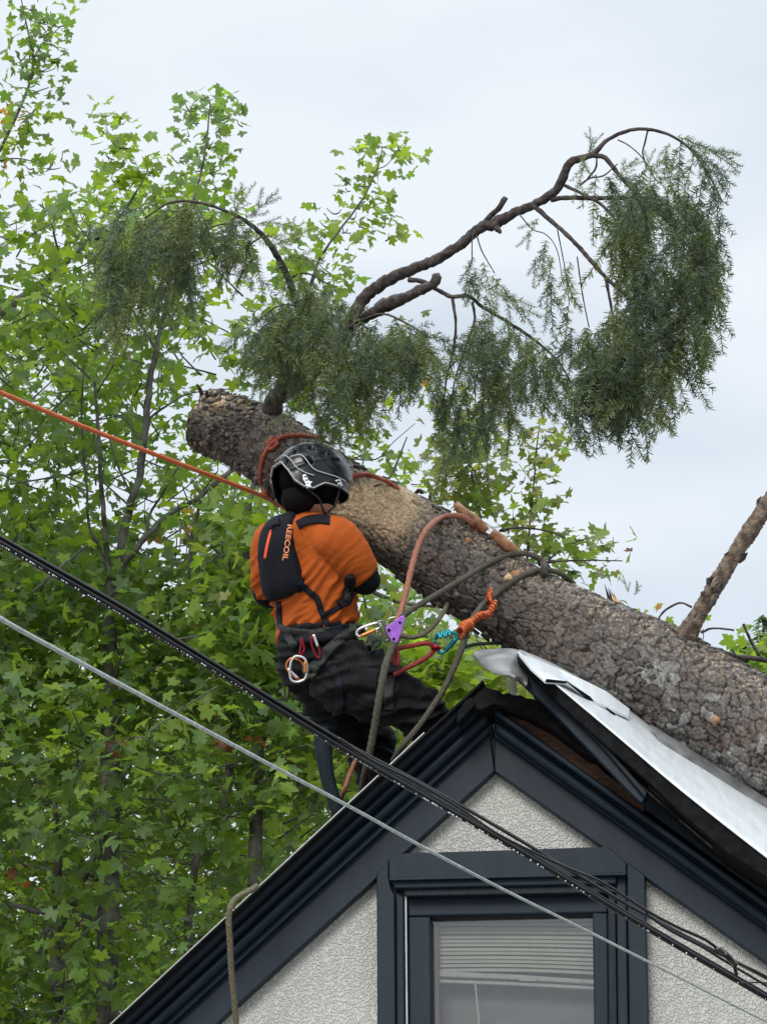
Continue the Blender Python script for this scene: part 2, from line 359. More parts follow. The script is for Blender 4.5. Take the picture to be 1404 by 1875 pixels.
    # splintered rafters in the gap
    for (x0, y0, x1, y1, wd, mt) in ((1100, 1376, 1304, 1552, 4, 'limb'), (1186, 1440, 1262, 1506, 3, 'limb'), (1140, 1398, 1190, 1436, 7, 'brownwood'), (1020, 1300, 1185, 1440, 7, 'dark'), (1205, 1470, 1330, 1560, 7, 'dark')):
        dx, dy = x1 - x0, y1 - y0; l_ = math.hypot(dx, dy); nx, ny = -dy / l_ * wd / 2, dx / l_ * wd / 2
        slab('splintered_batten', [(x0 + nx, y0 + ny), (x1 + nx * .5, y1 + ny * .5), (x1 - nx * .5, y1 - ny * .5), (x0 - nx, y0 - ny)], .285, .30, M[mt], house, .002)
    # lump of broken mortar
    # prised-up fascia board
    fb = slab('prised_fascia', [(937, 1234), (949, 1207), (1020, 1279), (1110, 1378), (1181, 1461), (1174, 1471), (1163, 1462), (1090, 1386), (1010, 1303)], .27, .31, M['navy'], house, .004); fb['label'] = 'navy fascia board prised off the rake'
    slab('prised_fascia', [(949, 1207), (955, 1204), (1025, 1274), (1115, 1372), (1183, 1450), (1181, 1461), (1110, 1378), (1020, 1279)], .26, .335, M['navy2'], house, .003)
    # black roof edge under the sheet
    edge_hi = [(947, 1197), (972, 1219), (1000, 1245), (1060, 1297), (1126, 1347), (1185, 1405), (1245, 1458), (1320, 1515), (1404, 1574), (1560, 1690), (1700, 1795)]
    edge_lo = [(946, 1207), (968, 1231), (1000, 1266), (1060, 1322), (1117, 1372), (1185, 1430), (1243, 1486), (1330, 1560), (1404, 1606), (1560, 1722), (1700, 1827)]
    slab('roof_edge_board', [(x, y - 2) for x, y in ((947, 1197), (972, 1218), (1000, 1242), (1060, 1293), (1126, 1348), (1185, 1398), (1245, 1449), (1320, 1508), (1404, 1574), (1560, 1690), (1700, 1795))] + edge_lo[::-1], .08, .365, M['black'], house, .003)
    # white metal sheet, kinked: a grid between the near edge and the crushed rear edge
    near = spline([(947, 1197), (1000, 1242), (1126, 1348), (1245, 1449), (1404, 1574), (1560, 1690), (1700, 1795)], 60)
    rear = spline([(950, 1190, 11.45), (1020, 1219, 11.4), (1090, 1256, 11.38), (1155, 1297, 11.35), (1210, 1337, 11.32), (1290, 1384, 11.28), (1404, 1458, 11.2), (1560, 1555, 11.1), (1700, 1640, 11.0)], 60)
    nr = 26; v = []; 
    for i in range(60):
        a_ = G(near[i][0], near[i][1] - 1.5, .375); b_ = W(*rear[i])
        for k in range(nr):
            s = k / (nr - 1); p = a_.lerp(b_, s)
            rib = .003 * (1 if k % 5 == 2 else 0) if i > 14 else 0
            bend = .004 * math.sin(i * .21) * s
            p = p + HZ * (rib + bend * (0 if k < 3 else 1)); v.append(p)
    f = [(i * nr + k, i * nr + k + 1, (i + 1) * nr + k + 1, (i + 1) * nr + k) for i in range(59) for k in range(nr - 1)]
    o = mesh_np('metal_sheet', v, f, M['sheet'], house, True); s_ = o.modifiers.new('th', 'SOLIDIFY'); s_.thickness = .004; s_.offset = -1; o['label'] = 'bright white metal roof sheet pushed up under the trunk'
    # overlapping torn flashing pieces on the sheet; shade is coloured into the darker ones
    def patch(pts, d, th, mt, nm='flashing_and_shade', bend=0):
        c = [W(x, y, d_) for (x, y), d_ in zip(pts, d)]; nn = len(c); up = Vector((0, -.3, .95)).normalized() * th
        b_ = [p - up for p in c]
        return fixn(mesh_np(nm, c + b_, [tuple(range(nn)), tuple(range(2 * nn - 1, nn - 1, -1))] + [(i, i + nn, (i + 1) % nn + nn, (i + 1) % nn) for i in range(nn)], mt, house))
    patch([(949, 1196), (972, 1204), (1018, 1222), (1070, 1246), (1110, 1266), (1152, 1298), (1150, 1312), (1118, 1298), (1079, 1279), (1037, 1249), (998, 1247), (970, 1222)], [10.70, 10.78, 10.9, 11.0, 11.05, 11.1, 11.02, 10.95, 10.88, 10.75, 10.6, 10.62], .009, M['sheet'])
    patch([(1036, 1246), (1081, 1276), (1086, 1283), (1074, 1279)], [10.72, 10.85, 10.85, 10.84], .004, M['black'])  # black slivers paint the shade in cracks and steps, as do the next two
    patch([(1000, 1243), (1036, 1247), (1037, 1250), (998, 1247)], [10.58, 10.72, 10.72, 10.58], .004, M['black'])
    patch([(1108, 1294), (1124, 1305), (1126, 1310), (1118, 1305)], [10.92, 10.94, 10.94, 10.93], .004, M['black'])
    patch([(1190, 1325), (1300, 1396), (1404, 1462), (1560, 1560), (1560, 1600), (1404, 1497), (1290, 1412), (1206, 1354)], [11.15, 11.1, 11.05, 10.98, 10.9, 10.96, 11.02, 11.05], .008, M['greysheet'])  # second sheet under the trunk, its shadow put into the grey
    # bent-over soffit piece at the upper corner
    pts = [[(862, 1197), (880, 1196), (912, 1193), (938, 1192), (958, 1199)], [(868, 1206), (885, 1205), (915, 1202), (942, 1202), (965, 1216)], [(880, 1218), (896, 1218), (920, 1216), (946, 1217), (966, 1232)], [(902, 1233), (915, 1233), (932, 1233), (950, 1237), (964, 1246)], [(938, 1243), (944, 1244), (950, 1246), (957, 1252), (964, 1262)]]
    g = []
    for j, row in enumerate(pts):
        for i, (x, y) in enumerate(row): g.append(W(x, y, 10.95 - .07 * j + .05 * math.sin(i * 1.4 + j)))
    o = mesh_np('bent_flashing', g, [(j * 5 + i, j * 5 + i + 1, j * 5 + i + 6, j * 5 + i + 5) for j in range(4) for i in range(4)], M['greysheet'], house, True)
    s_ = o.modifiers.new('sub', 'SUBSURF'); s_.levels = 2; s_.render_levels = 2; s_ = o.modifiers.new('th', 'SOLIDIFY'); s_.thickness = .012
    # roofs behind (left slope whole; right slope sagging)
    def roof(nm, p0, p1, off, mt, D=5.4, th=.08, dz=0):
        a_, b_ = G(*p0, off), G(*p1, off); vv = []
        for p in (a_, b_): vv += [p, p - HN * D]
        vv = [vv[0], vv[1], vv[3], vv[2]]; lo = [p - HZ * th for p in vv]
        return fixn(mesh_np(nm, vv + lo, [(0, 1, 2, 3), (7, 6, 5, 4), (0, 4, 5, 1), (1, 5, 6, 2), (2, 6, 7, 3), (3, 7, 4, 0)], mt, house))
    roof('roof_slope', (884, 1262), (40, 2045), .015, M['black'], th=.05)
    roof('roof_slope', (940, 1330), (1700, 1880), -.02, M['black'], D=5.2, th=.05)

    # window
    win = mesh_np('window', *prism([(689, 1600), (1176, 1600), (1190, 2290), (689, 2290)], .012, .018), None, house)
    bpy.data.objects.remove(win)
    def wslab(nm, p, o0, o1, mt, par, bv=.003): 
        v, f = prism(p, o0, o1); o = fixn(mesh_np(nm, v, f, mt, par)); 
        if bv: bevel(o, bv)
        return o
    head = wslab('window_casing', [(712, 1571), (742, 1562), (940, 1556), (1112, 1550), (1146, 1580), (1146, 1599), (940, 1604), (712, 1608)], .009, .068, nv, house); win = head
    def sub(nm, p, o0, o1, mt, bv=.003): return wslab(nm, p, o0, o1, mt, win, bv)
    sub('head_cap', [(712, 1607), (1146, 1598), (1146, 1602), (712, 1612)], .01, .10, nv, .002)
    sub('head_moulding', [(716, 1612), (1128, 1603), (1128, 1618), (722, 1627)], .01, .078, nv, .006)
    sub('head_moulding', [(738, 1627), (1126, 1619), (1126, 1634), (742, 1641)], .01, .060, nw, .004)
    sub('side_casing', [(689, 1601), (711, 1573), (711, 1608), (716, 1627), (722, 1640), (726, 2290), (693, 2290)], .009, .070, nv, .004)
    sub('side_casing', [(723, 1629), (739, 1641), (744, 2290), (727, 2290)], .009, .045, nv, .006)
    sub('side_casing', [(1147, 1578), (1180, 1602), (1196, 2290), (1158, 2290)], .009, .074, nv, .004)
    sub('side_casing', [(1127, 1602), (1146, 1600), (1157, 2290), (1136, 2290)], .009, .060, nv, .006)
    sub('side_casing', [(1112, 1634), (1126, 1634), (1135, 2290), (1118, 2290)], .009, .035, nw, .003)
    sub('drip_edge', [(741, 1641), (744, 1641), (750, 2290), (747, 2290)], -.05, .03, M['alu'], 0)
    sub('sash', [(745, 1642), (1111, 1634), (1112, 1671), (747, 1678)], -.045, .01, nv, .006)
    sub('sash', [(747, 1679), (788, 1678), (794, 2290), (752, 2290)], -.045, .011, nv, .006)
    sub('sash', [(1084, 1671), (1112, 1672), (1119, 2290), (1093, 2290)], -.045, .012, nv, .006)
    sub('sash', [(788, 1674), (1084, 1667), (1084, 1674), (790, 1681)], -.045, -.004, nw, .003)
    v, f = prism([(789, 1678), (1087, 1670), (1096, 2280), (793, 2280)], -.042, -.037); o = fixn(mesh_np('pane', v, f, M['glass'], win))
    sub('inner_jamb', [(790, 1679), (801, 1679), (808, 2285), (794, 2285)], -.20, -.046, M['jamb'], 0)
    # room behind: blind slats (each a piece) and rail, bowed and skewed as seen
    for k in range(13):
        y0 = 1683 + k * 7.6 + random.uniform(-1.2, 1.2); 
        lx, rx = 801, 1088; v = []; n = 14
        for i in range(n):
            s = i / (n - 1); x = lx + (rx - lx) * s; y = y0 + 3.2 * s * (k / 12) * 1.5 - 3 * math.sin(s * math.pi) * (k / 12)
            p = G(x, y, -.085)
            v += [p, p - HZ * (.0125) + HN * .007, p - HN * .002 + HZ * .001, p - HZ * .0122 + HN * .0055]
        f = []
        for i in range(n - 1):
            a_ = i * 4; b_ = a_ + 4
            f += [(a_, a_ + 1, b_ + 1, b_), (a_ + 2, b_ + 2, b_ + 3, a_ + 3)]
        mesh_np('blind_slat', v, f, M['blind'], win)
    sub('blind_rail', [(802, 1778), (940, 1784), (1089, 1794), (1089, 1802), (940, 1793), (802, 1788)], -.10, -.074, M['rail'], .003)
    sub('blind_rail', [(803, 1793), (940, 1798), (1089, 1806), (1089, 1812), (940, 1804), (803, 1799)], -.10, -.078, M['rail'], .002)
    sub('rail_latch', [(950, 1787), (982, 1789), (982, 1797), (950, 1796)], -.074, -.068, M['blind'], .002)
    sub('blind_cord', [(868, 1800), (871, 1800), (881, 1900), (878, 1900)], -.084, -.080, M['rail'], 0)
    sub('insect_screen', [(801, 1679), (1090, 1670), (1098, 2285), (808, 2285)], -.16, -.15, M['screen'], 0)
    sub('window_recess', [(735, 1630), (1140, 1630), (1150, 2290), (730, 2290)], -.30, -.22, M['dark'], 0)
build_house()
# ------------------------------------------------------------------ fallen fir
AX = [(378, 770, 12.0, 56), (412, 783, 11.96, 59), (486, 816, 11.88, 66), (608, 903, 11.75, 69), (725, 966, 11.66, 73), (828, 1033, 11.6, 79), (912, 1088, 11.55, 79), (995, 1136, 11.5, 80), (1090, 1184, 11.42, 87), (1190, 1232, 11.36, 94), (1300, 1295, 11.28, 98), (1411, 1360, 11.2, 101), (1600, 1477, 11.05, 106), (1850, 1632, 10.9, 112), (2250, 1880, 10.65, 118)]
fir = thing('fallen_fir_tree', 'thick fallen fir trunk with scaly bark lying across the roof, its top end cut off', 'tree', W(1850, 1632, 10.9))
def voro(x, y, k=0):
    ix, iy = np.floor(x), np.floor(y); F1 = np.full(x.shape, 9.); F2 = np.full(x.shape, 9.); idv = np.zeros(x.shape); cx = np.zeros(x.shape); cy = np.zeros(x.shape)
    for dx in (-1, 0, 1):
        for dy in (-1, 0, 1):
            jx, jy = ix + dx, iy + dy; px = jx + hsh(jx, jy, k); py = jy + hsh(jx, jy, k + 5); d = np.hypot(px - x, py - y)
            cl = d < F1; F2 = np.where(cl, F1, np.minimum(F2, d)); idv = np.where(cl, hsh(jx, jy, k + 9), idv); cx = np.where(cl, x - px, cx); cy = np.where(cl, y - py, cy); F1 = np.where(cl, d, F1)
    return F1, F2, idv, cx, cy
def build_trunk():
    S = spline(AX, 1250); P = np.array([W(q[0], q[1], q[2]) for q in S]); Rr = S[:, 3] / FPX * S[:, 2]
    T = np.gradient(P, axis=0); T /= np.linalg.norm(T, axis=1)[:, None]
    V = np.array(FWD); A = np.cross(T, V); A /= np.linalg.norm(A, axis=1)[:, None]   # A: roughly screen perpendicular
    B = np.cross(T, A); s = np.concatenate([[0], np.cumsum(np.linalg.norm(np.diff(P, axis=0), axis=1))])
    if A[600][2] < 0: A = -A; 
    B = np.cross(T, A)
    if B[600].dot(V) > 0: B = -B           # B towards camera
    nt_ = 300; th = np.linspace(0, 2 * np.pi, nt_, endpoint=False)
    SS, TH = np.meshgrid(s, th, indexing='ij'); RR = np.repeat(Rr[:, None], nt_, 1)
    arc = TH * .17
    # periodic noise: use cylinder coordinates via two blended samples
    w_ = .012
    u = SS / .060 + 1.7 * (fbm(SS / .045, arc / .045, 3) - .5); v = arc / .034 + 1.8 * (fbm(SS / .05 + 7, arc / .05, 4) - .5)
    F1, F2, idv, cx, cy = voro(u, v); e = F2 - F1
    u2 = SS / .026 + 1.6 * (fbm(SS / .03, arc / .03, 13) - .5); v2 = arc / .015 + 1.5 * (fbm(SS / .025 + 3, arc / .025, 15) - .5); G1, G2, id2, _, _ = voro(u2, v2, 20); e2 = G2 - G1
    crack = np.clip(e / .15 + .7 * np.clip(fbm(SS / .04, arc / .04, 17) - .52, 0, 1), 0, 1); crack = crack * crack * (3 - 2 * crack); c2 = np.clip(e2 / .3, 0, 1)
    px = np.repeat(S[:, 0][:, None], nt_, 1)
    big = np.clip((px - 500) / 700, 0.25, 1)
    h = (crack - 1) * .0075 * (.5 + .8 * big) + (c2 - 1) * .0024 + (idv - .5) * .009 * big + (cx * .5 - cy * .4) * (.4 + idv) * .009 + (fbm(SS / .006, arc / .006, 30, 3) - .5) * .0038
    h += (fbm(SS / .35, TH * 1.2, 40) - .5) * .03
    h *= np.where(TH > 2 * np.pi - .06, .5, 1)
    # blend seam at back
    rad = RR + h
    # sawn collar: left end slightly flared & ragged
    endf = np.clip(1 - (px - 350) / 60, 0, 1)
    rad += endf * (.014 + .040 * (fbm(SS / .02, TH * 5, 50) - .5) * 2)
    # chainsaw kerf near the worker
    kz = np.exp(-((px - 672 + 10 * np.cos(TH)) / 9.0) ** 2); rad -= kz * .016 * (np.sin(TH) < .9)
    pts = P[:, None, :] + A[:, None, :] * (rad * np.cos(TH))[..., None] - (-B[:, None, :]) * (rad * np.sin(TH))[..., None]
    # colours
    g = .062 + .05 * idv + .10 * fbm(SS / .014, arc / .014, 60)
    col = np.stack([g * 1.04, g * .91, g * .83], -1)
    col *= (.4 + .6 * crack)[..., None] * (.75 + .25 * c2)[..., None]
    red = np.clip((fbm(SS / .16, arc / .16, 61) - .45) * 3, 0, 1) * .45; col = col * (1 - red[..., None]) + np.array([.15, .088, .062]) * (.5 + .6 * id2)[..., None] * red[..., None]
    yy = np.sin(TH); zz = np.cos(TH)
    lich = np.clip((px - 1090) / 130, 0, 1) * np.clip((fbm(SS / .09, arc / .09, 70) - .42) * 7, 0, 1) * np.clip((.55 - zz) * 2.5, 0, 1) * (idv > .25)
    gl_ = (.20 + .16 * id2)[..., None] * np.array([1, .99, .95]); col = col * (1 - .8 * lich[..., None]) + gl_ * .8 * lich[..., None]
    lic2 = np.clip((fbm(SS / .03, arc / .03, 75) - .60) * 10, 0, 1) * .35 * np.clip((px - 800) / 300, 0, 1); col = col * (1 - lic2[..., None]) + .26 * lic2[..., None]
    # sawdust coat below the kerf and over the top
    dst = 1.9 * np.exp(-((px - 702) / 42) ** 2) * np.clip(1.3 - abs(zz - .30) * 1.3, 0, 1) + .55 * np.exp(-((px - 655) / 22) ** 2) * np.clip(.9 - abs(zz + .25), 0, 1)
    dst = np.clip(dst * 1.5 + 1.1 * (fbm(SS / .012, arc / .012, 80) - .55), 0, 1) * (dst > .05)
    top_ = np.clip((zz - .25) * 1.4, 0, 1) * np.clip((fbm(SS / .008, arc / .008, 81) - .57) * 14, 0, 1) * .75; dst = np.maximum(dst, top_)
    # sap-stained raw patch at the cut end
    endp = 1.6 * np.exp(-((px - 388) / 32) ** 2) * np.clip((zz + .1) * 1.8, 0, 1) * np.clip((fbm(SS / .013, arc / .01, 82) - .3) * 3, 0, 1)
    dst = np.clip(dst + endp * .8, 0, 1)
    sd = (.52 + .30 * fbm(SS / .006, arc / .006, 83))[..., None] * np.array([1, .76, .49])
    col = col * (1 - .85 * dst[..., None]) + sd * .85 * dst[..., None]
    n = len(S); I = np.arange(n - 1)[:, None] * nt_; K = np.arange(nt_)[None, :]; K2 = (K + 1) % nt_
    F = np.stack([I + K, I + K2, I + nt_ + K2, I + nt_ + K], -1).reshape(-1, 4)
    vv = pts.reshape(-1, 3)
    tr = mesh_np('trunk', vv, F, M['bark'], fir, True, attr=np.clip(col.reshape(-1, 3), 0, 1))
    # sawn end disc (growth rings, rough)
    m_ = 9; dv = []; dc = []; c0 = P[0]
    for j in range(m_):
        q = j / (m_ - 1)
        for k in range(0, nt_, 6):
            p = c0 + (pts[0, k] - c0) * q - T[0] * (.02 * (1 - q) + .008 * random.random()); dv.append(p); g_ = .3 + .12 * (j % 2); dc.append((g_, g_ * .72, g_ * .45))
    q_ = nt_ // 6; df = [(j * q_ + k, j * q_ + (k + 1) % q_, (j + 1) * q_ + (k + 1) % q_, (j + 1) * q_ + k) for j in range(m_ - 1) for k in range(q_)]
    mesh_np('sawn_end', dv, df, M['bark'], fir, attr=dc)
    bv = BVHTree.FromPolygons([Vector(p) for p in vv[:, :].tolist()][0:n * nt_], [tuple(x) for x in F[::1].tolist()])
    return bv, P, A, B, Rr, S
TB, TP, TA, TBv, TR, TS = build_trunk()
def on_trunk(px, py, up=0.0):
    h = TB.ray_cast(CAM, ray(px, py))
    if h[0] is None: return None
    return h[0] - ray(px, py) * up
def rope(name, pts, rpx, matn, label=None, cat='rope', parent=None, group=None, n=8, lift=1.0, samples=None):
    """pts (px,py,d or None=lie on trunk)"""
    q = []
    sp = spline([(p[0], p[1]) for p in pts], samples or 8 * len(pts))
    # depth per control
    dep = []
    for p in pts:
        if p[2] is None:
            h = on_trunk(p[0], p[1])
            dep.append(proj(h)[2] - rpx / FPX * 11.5 * lift if h else None)
        else: dep.append(p[2])
    for i, dd in enumerate(dep):
        if dd is None: dep[i] = next((x for x in dep[i::-1] if x is not None), next((x for x in dep[i:] if x is not None), 11.5))
    s3 = spline([(p[0], p[1], d) for p, d in zip(pts, dep)], samples or 8 * len(pts))
    P3 = [];
    for x, y, d in s3:
        h = on_trunk(x, y)
        r = rpx / FPX * d
        if h is not None and any(p[2] is None for p in pts):
            dh = proj(h)[2] - r * .8
            # keep the rope out of the bark where it lies on it
            if d > dh - .03 and d < dh + .30 and min(abs(x - p[0]) + abs(y - p[1]) for p in pts if p[2] is None) < 45: d = dh
            elif d > dh and d < dh + .1: d = dh
        P3.append(W(x, y, d))
    for _ in range(2): P3 = [P3[0]] + [(P3[i - 1] + P3[i] * 2 + P3[i + 1]) / 4 for i in range(1, len(P3) - 1)] + [P3[-1]]
    rr = rpx / FPX * 11.4
    # densify for a braid relief
    pp = spline([tuple(p) for p in P3], len(P3) * 4)
    v, f = tube_data([Vector(p) for p in pp], rr, 10, twist=.9, lobes=2, lobe=.07)
    o = mesh_np(name, v, f, M[matn], parent, True)
    if label: tag(o, label, cat, group)
    return o

# limbs (px,py,d,rpx)
def limb(name, pts, matn='limb', parent=fir, n=9, rough=.12, samples=None, jit=.08):
    q = spline(pts, samples or max(10, int(sum(math.hypot(pts[i + 1][0] - pts[i][0], pts[i + 1][1] - pts[i][1]) for i in range(len(pts) - 1)) / 7)))
    ps = [W(*a[:3]) + Vector((random.uniform(-1, 1), random.uniform(-1, 1), random.uniform(-1, 1))) * (a[3] / FPX * a[2] * jit) for a in q]
    return tube(name, ps, [max(.4, a[3]) / FPX * a[2] for a in q], M[matn], parent, n, rough=rough)
LA = [(494, 760, 11.85, 20), (508, 728, 11.8, 17), (540, 700, 11.75, 17), (585, 668, 11.7, 15), (618, 640, 11.65, 14), (640, 600, 11.6, 13), (655, 562, 11.58, 12), (680, 534, 11.55, 11.5), (720, 508, 11.5, 11), (762, 490, 11.46, 10), (800, 474, 11.42, 9.5), (845, 446, 11.4, 9), (880, 416, 11.36, 9.5), (905, 410, 11.34, 11), (940, 390, 11.3, 8.5), (990, 368, 11.28, 8), (1022, 342, 11.25, 8), (1040, 302, 11.22, 7.5), (1062, 290, 11.2, 6.5), (1086, 282, 11.2, 5.5), (1112, 256, 11.2, 4), (1150, 239, 11.2, 3.4), (1185, 237, 11.2, 3), (1222, 246, 11.2, 2.6), (1262, 272, 11.2, 2.2), (1298, 322, 11.2, 1.8), (1322, 370, 11.2, 1.4)]
limbA = limb('limb', LA, n=12, rough=.16)
limbB = limb('limb', [(655, 590, 11.55, 8), (680, 574, 11.48, 11), (715, 554, 11.42, 12), (745, 544, 11.38, 10), (772, 530, 11.35, 10), (790, 522, 11.33, 8), (799, 512, 11.32, 9), (797, 501, 11.32, 7)], n=11, rough=.22)
limbC = limb('limb', [(572, 690, 11.72, 12), (568, 650, 11.7, 10), (562, 610, 11.66, 8), (545, 560, 11.6, 7), (528, 510, 11.55, 6.5), (508, 470, 11.5, 6), (482, 432, 11.45, 5), (450, 405, 11.42, 4), (410, 385, 11.4, 3), (360, 370, 11.4, 2.5), (310, 372, 11.4, 2), (265, 400, 11.4, 1.6)], n=9)
SUBL = [
 [(880, 416, 11.36, 5), (896, 396, 11.34, 5.5), (912, 382, 11.32, 5.5), (922, 366, 11.3, 6.5), (926, 361, 11.3, 5)],
 [(905, 412, 11.3, 9), (916, 426, 11.28, 3)],
 [(748, 512, 11.44, 5), (775, 516, 11.4, 4.5), (800, 530, 11.36, 4), (825, 543, 11.33, 4), (858, 542, 11.3, 4), (880, 560, 11.3, 3.2), (930, 590, 11.3, 3), (975, 620, 11.3, 2.5), (1020, 660, 11.3, 2), (1045, 700, 11.3, 1.3)],
 [(828, 545, 11.33, 3), (834, 590, 11.3, 2.6), (830, 640, 11.3, 2.2), (818, 690, 11.3, 1.8), (812, 740, 11.3, 1.2)],
 [(865, 552, 11.3, 2.6), (868, 590, 11.3, 2.4), (850, 640, 11.3, 2), (832, 700, 11.3, 1.6), (822, 760, 11.3, 1.1)],
 [(855, 640, 11.3, 1.2), (868, 690, 11.3, 1.1), (872, 760, 11.3, 1), (890, 830, 11.3, .8)],
 [(822, 720, 11.3, 1.2), (842, 800, 11.3, 1.1), (870, 870, 11.3, 1), (905, 950, 11.3, .8)],
 [(868, 590, 11.3, 1.3), (880, 660, 11.3, 1), (905, 720, 11.3, .8)],
 [(1086, 284, 11.2, 5), (1108, 290, 11.18, 4.5), (1128, 314, 11.15, 4), (1160, 350, 11.12, 3), (1215, 400, 11.1, 2.5), (1270, 470, 11.1, 2), (1300, 560, 11.1, 1.4)],
 [(1008, 366, 11.26, 5), (1040, 362, 11.24, 4.5), (1090, 363, 11.2, 4.5), (1150, 365, 11.2, 4), (1220, 400, 11.2, 3), (1275, 470, 11.2, 2), (1300, 560, 11.2, 1.4)],
 [(1034, 340, 11.24, 3.5), (1060, 352, 11.2, 3), (1100, 375, 11.16, 3), (1130, 410, 11.14, 2.4), (1180, 500, 11.12, 2), (1190, 640, 11.1, 1.3)],
 [(978, 378, 11.28, 5), (1010, 406, 11.24, 4.2), (1050, 442, 11.2, 4), (1080, 476, 11.18, 4), (1110, 510, 11.15, 3.5), (1150, 545, 11.12, 3), (1210, 600, 11.1, 2.5), (1240, 680, 11.1, 1.6)],
 [(1108, 508, 11.15, 3), (1118, 560, 11.12, 2.4), (1126, 620, 11.1, 2), (1120, 700, 11.1, 1.4)],
 [(1200, 590, 11.1, 2.2), (1215, 660, 11.1, 2), (1195, 740, 11.1, 1.5), (1165, 800, 11.1, 1)],
 [(1185, 240, 11.2, 2), (1180, 262, 11.2, 1.8), (1176, 280, 11.2, 1.6), (1184, 310, 11.2, 1.2)],
 [(1130, 256, 11.2, 1.3), (1150, 266, 11.2, 1.2), (1176, 290, 11.2, 1.1), (1200, 330, 11.2, 1)],
 [(1060, 340, 11.2, 2), (1080, 326, 11.18, 1.8), (1104, 322, 11.16, 1.5), (1130, 300, 11.14, 1.2)],
 [(1075, 328, 11.2, 2), (1090, 308, 11.18, 1.8), (1092, 290, 11.16, 1.5)],
 [(950, 392, 11.28, 1.4), (975, 420, 11.2, 1.2), (1000, 430, 11.2, 1), (1020, 460, 11.2, .9), (1030, 520, 11.2, .8)],
 [(868, 422, 11.3, 1.3), (864, 440, 11.28, 1.2), (864, 480, 11.25, 1)],
 [(872, 430, 11.3, 1.3), (882, 460, 11.28, 1.2), (905, 500, 11.25, 1)],
 [(1056, 470, 11.2, 1.4), (1066, 540, 11.2, 1.2), (1078, 600, 11.2, 1)],
 [(1020, 420, 11.2, 1.2), (1035, 500, 11.2, 1), (1042, 560, 11.2, .8)],
 [(660, 560, 11.5, 3), (650, 590, 11.48, 3), (620, 610, 11.45, 3), (590, 630, 11.42, 3)],
 [(652, 590, 11.4, 2.2), (700, 575, 11.3, 2.2), (740, 590, 11.25, 1.8), (790, 620, 11.2, 1.3)],
 [(648, 582, 11.4, 1.8), (652, 620, 11.3, 1.6), (660, 650, 11.25, 1.2)],
 [(530, 510, 11.5, 2), (560, 500, 11.45, 1.8), (600, 520, 11.4, 1.4)],
 [(545, 560, 11.5, 2), (510, 560, 11.45, 1.8), (470, 590, 11.4, 1.4)],
 [(482, 432, 11.4, 2), (440, 460, 11.4, 1.8), (420, 500, 11.4, 1.3)],
 [(450, 405, 11.4, 1.8), (380, 420, 11.4, 1.6), (330, 480, 11.4, 1.2)],
 [(360, 372, 11.4, 2), (280, 430, 11.4, 1.6), (225, 520, 11.4, 1.1), (215, 580, 11.4, .8)],
]
for s in SUBL: limb('branch', s, n=6, rough=.15)
# dead upright limb on the right, bark flaking
dl = limb('dead_limb', [(1252, 1168, 11.3, 24), (1268, 1142, 11.28, 17), (1290, 1105, 11.26, 15), (1318, 1058, 11.24, 16), (1345, 1014, 11.22, 14), (1372, 972, 11.2, 16), (1398, 932, 11.18, 14), (1450, 855, 11.15, 13), (1500, 790, 11.1, 9)], 'deadlimb', n=22, rough=.09, samples=110, jit=.03)
dl['label'] = 'leafless broken limb with flaking bark'
for k in range(34):
    t_ = random.random(); i = int(t_ * 6); a_, b_ = [(1268, 1142), (1290, 1105), (1318, 1058), (1345, 1014), (1372, 972), (1398, 932), (1450, 855)][i:i + 2] if i < 6 else [(1398, 932), (1450, 855)]
    u = random.random(); x = a_[0] + (b_[0] - a_[0]) * u; y = a_[1] + (b_[1] - a_[1]) * u; sd = random.choice((-1, 1)) * random.uniform(.2, 1) * 17
    p = W(x + sd * .85, y + sd * .53, 11.24 - math.sqrt(max(0, 1 - (sd / 17) ** 2)) * .034); w2 = random.uniform(.006, .014); dr = (W(1398, 932, 11.2) - W(1268, 1142, 11.2)).normalized()
    q = Vector((random.uniform(-1, 1), -1, random.uniform(-1, 1))).normalized(); sdv = dr.cross(q).normalized(); off = q * .006
    vv = [p - dr * w2 * 1.6 + off, p - sdv * w2 + off * .3, p + dr * w2 * 1.8 + off * 2, p + sdv * w2 + off * .6]; vv += [a - q * .008 for a in vv]
    mesh_np('bark_flake', vv, [(0, 1, 2, 3), (7, 6, 5, 4), (0, 4, 5, 1), (1, 5, 6, 2), (2, 6, 7, 3), (3, 7, 4, 0)], M['limb' if k % 3 == 0 else 'deadlimb'], dl)
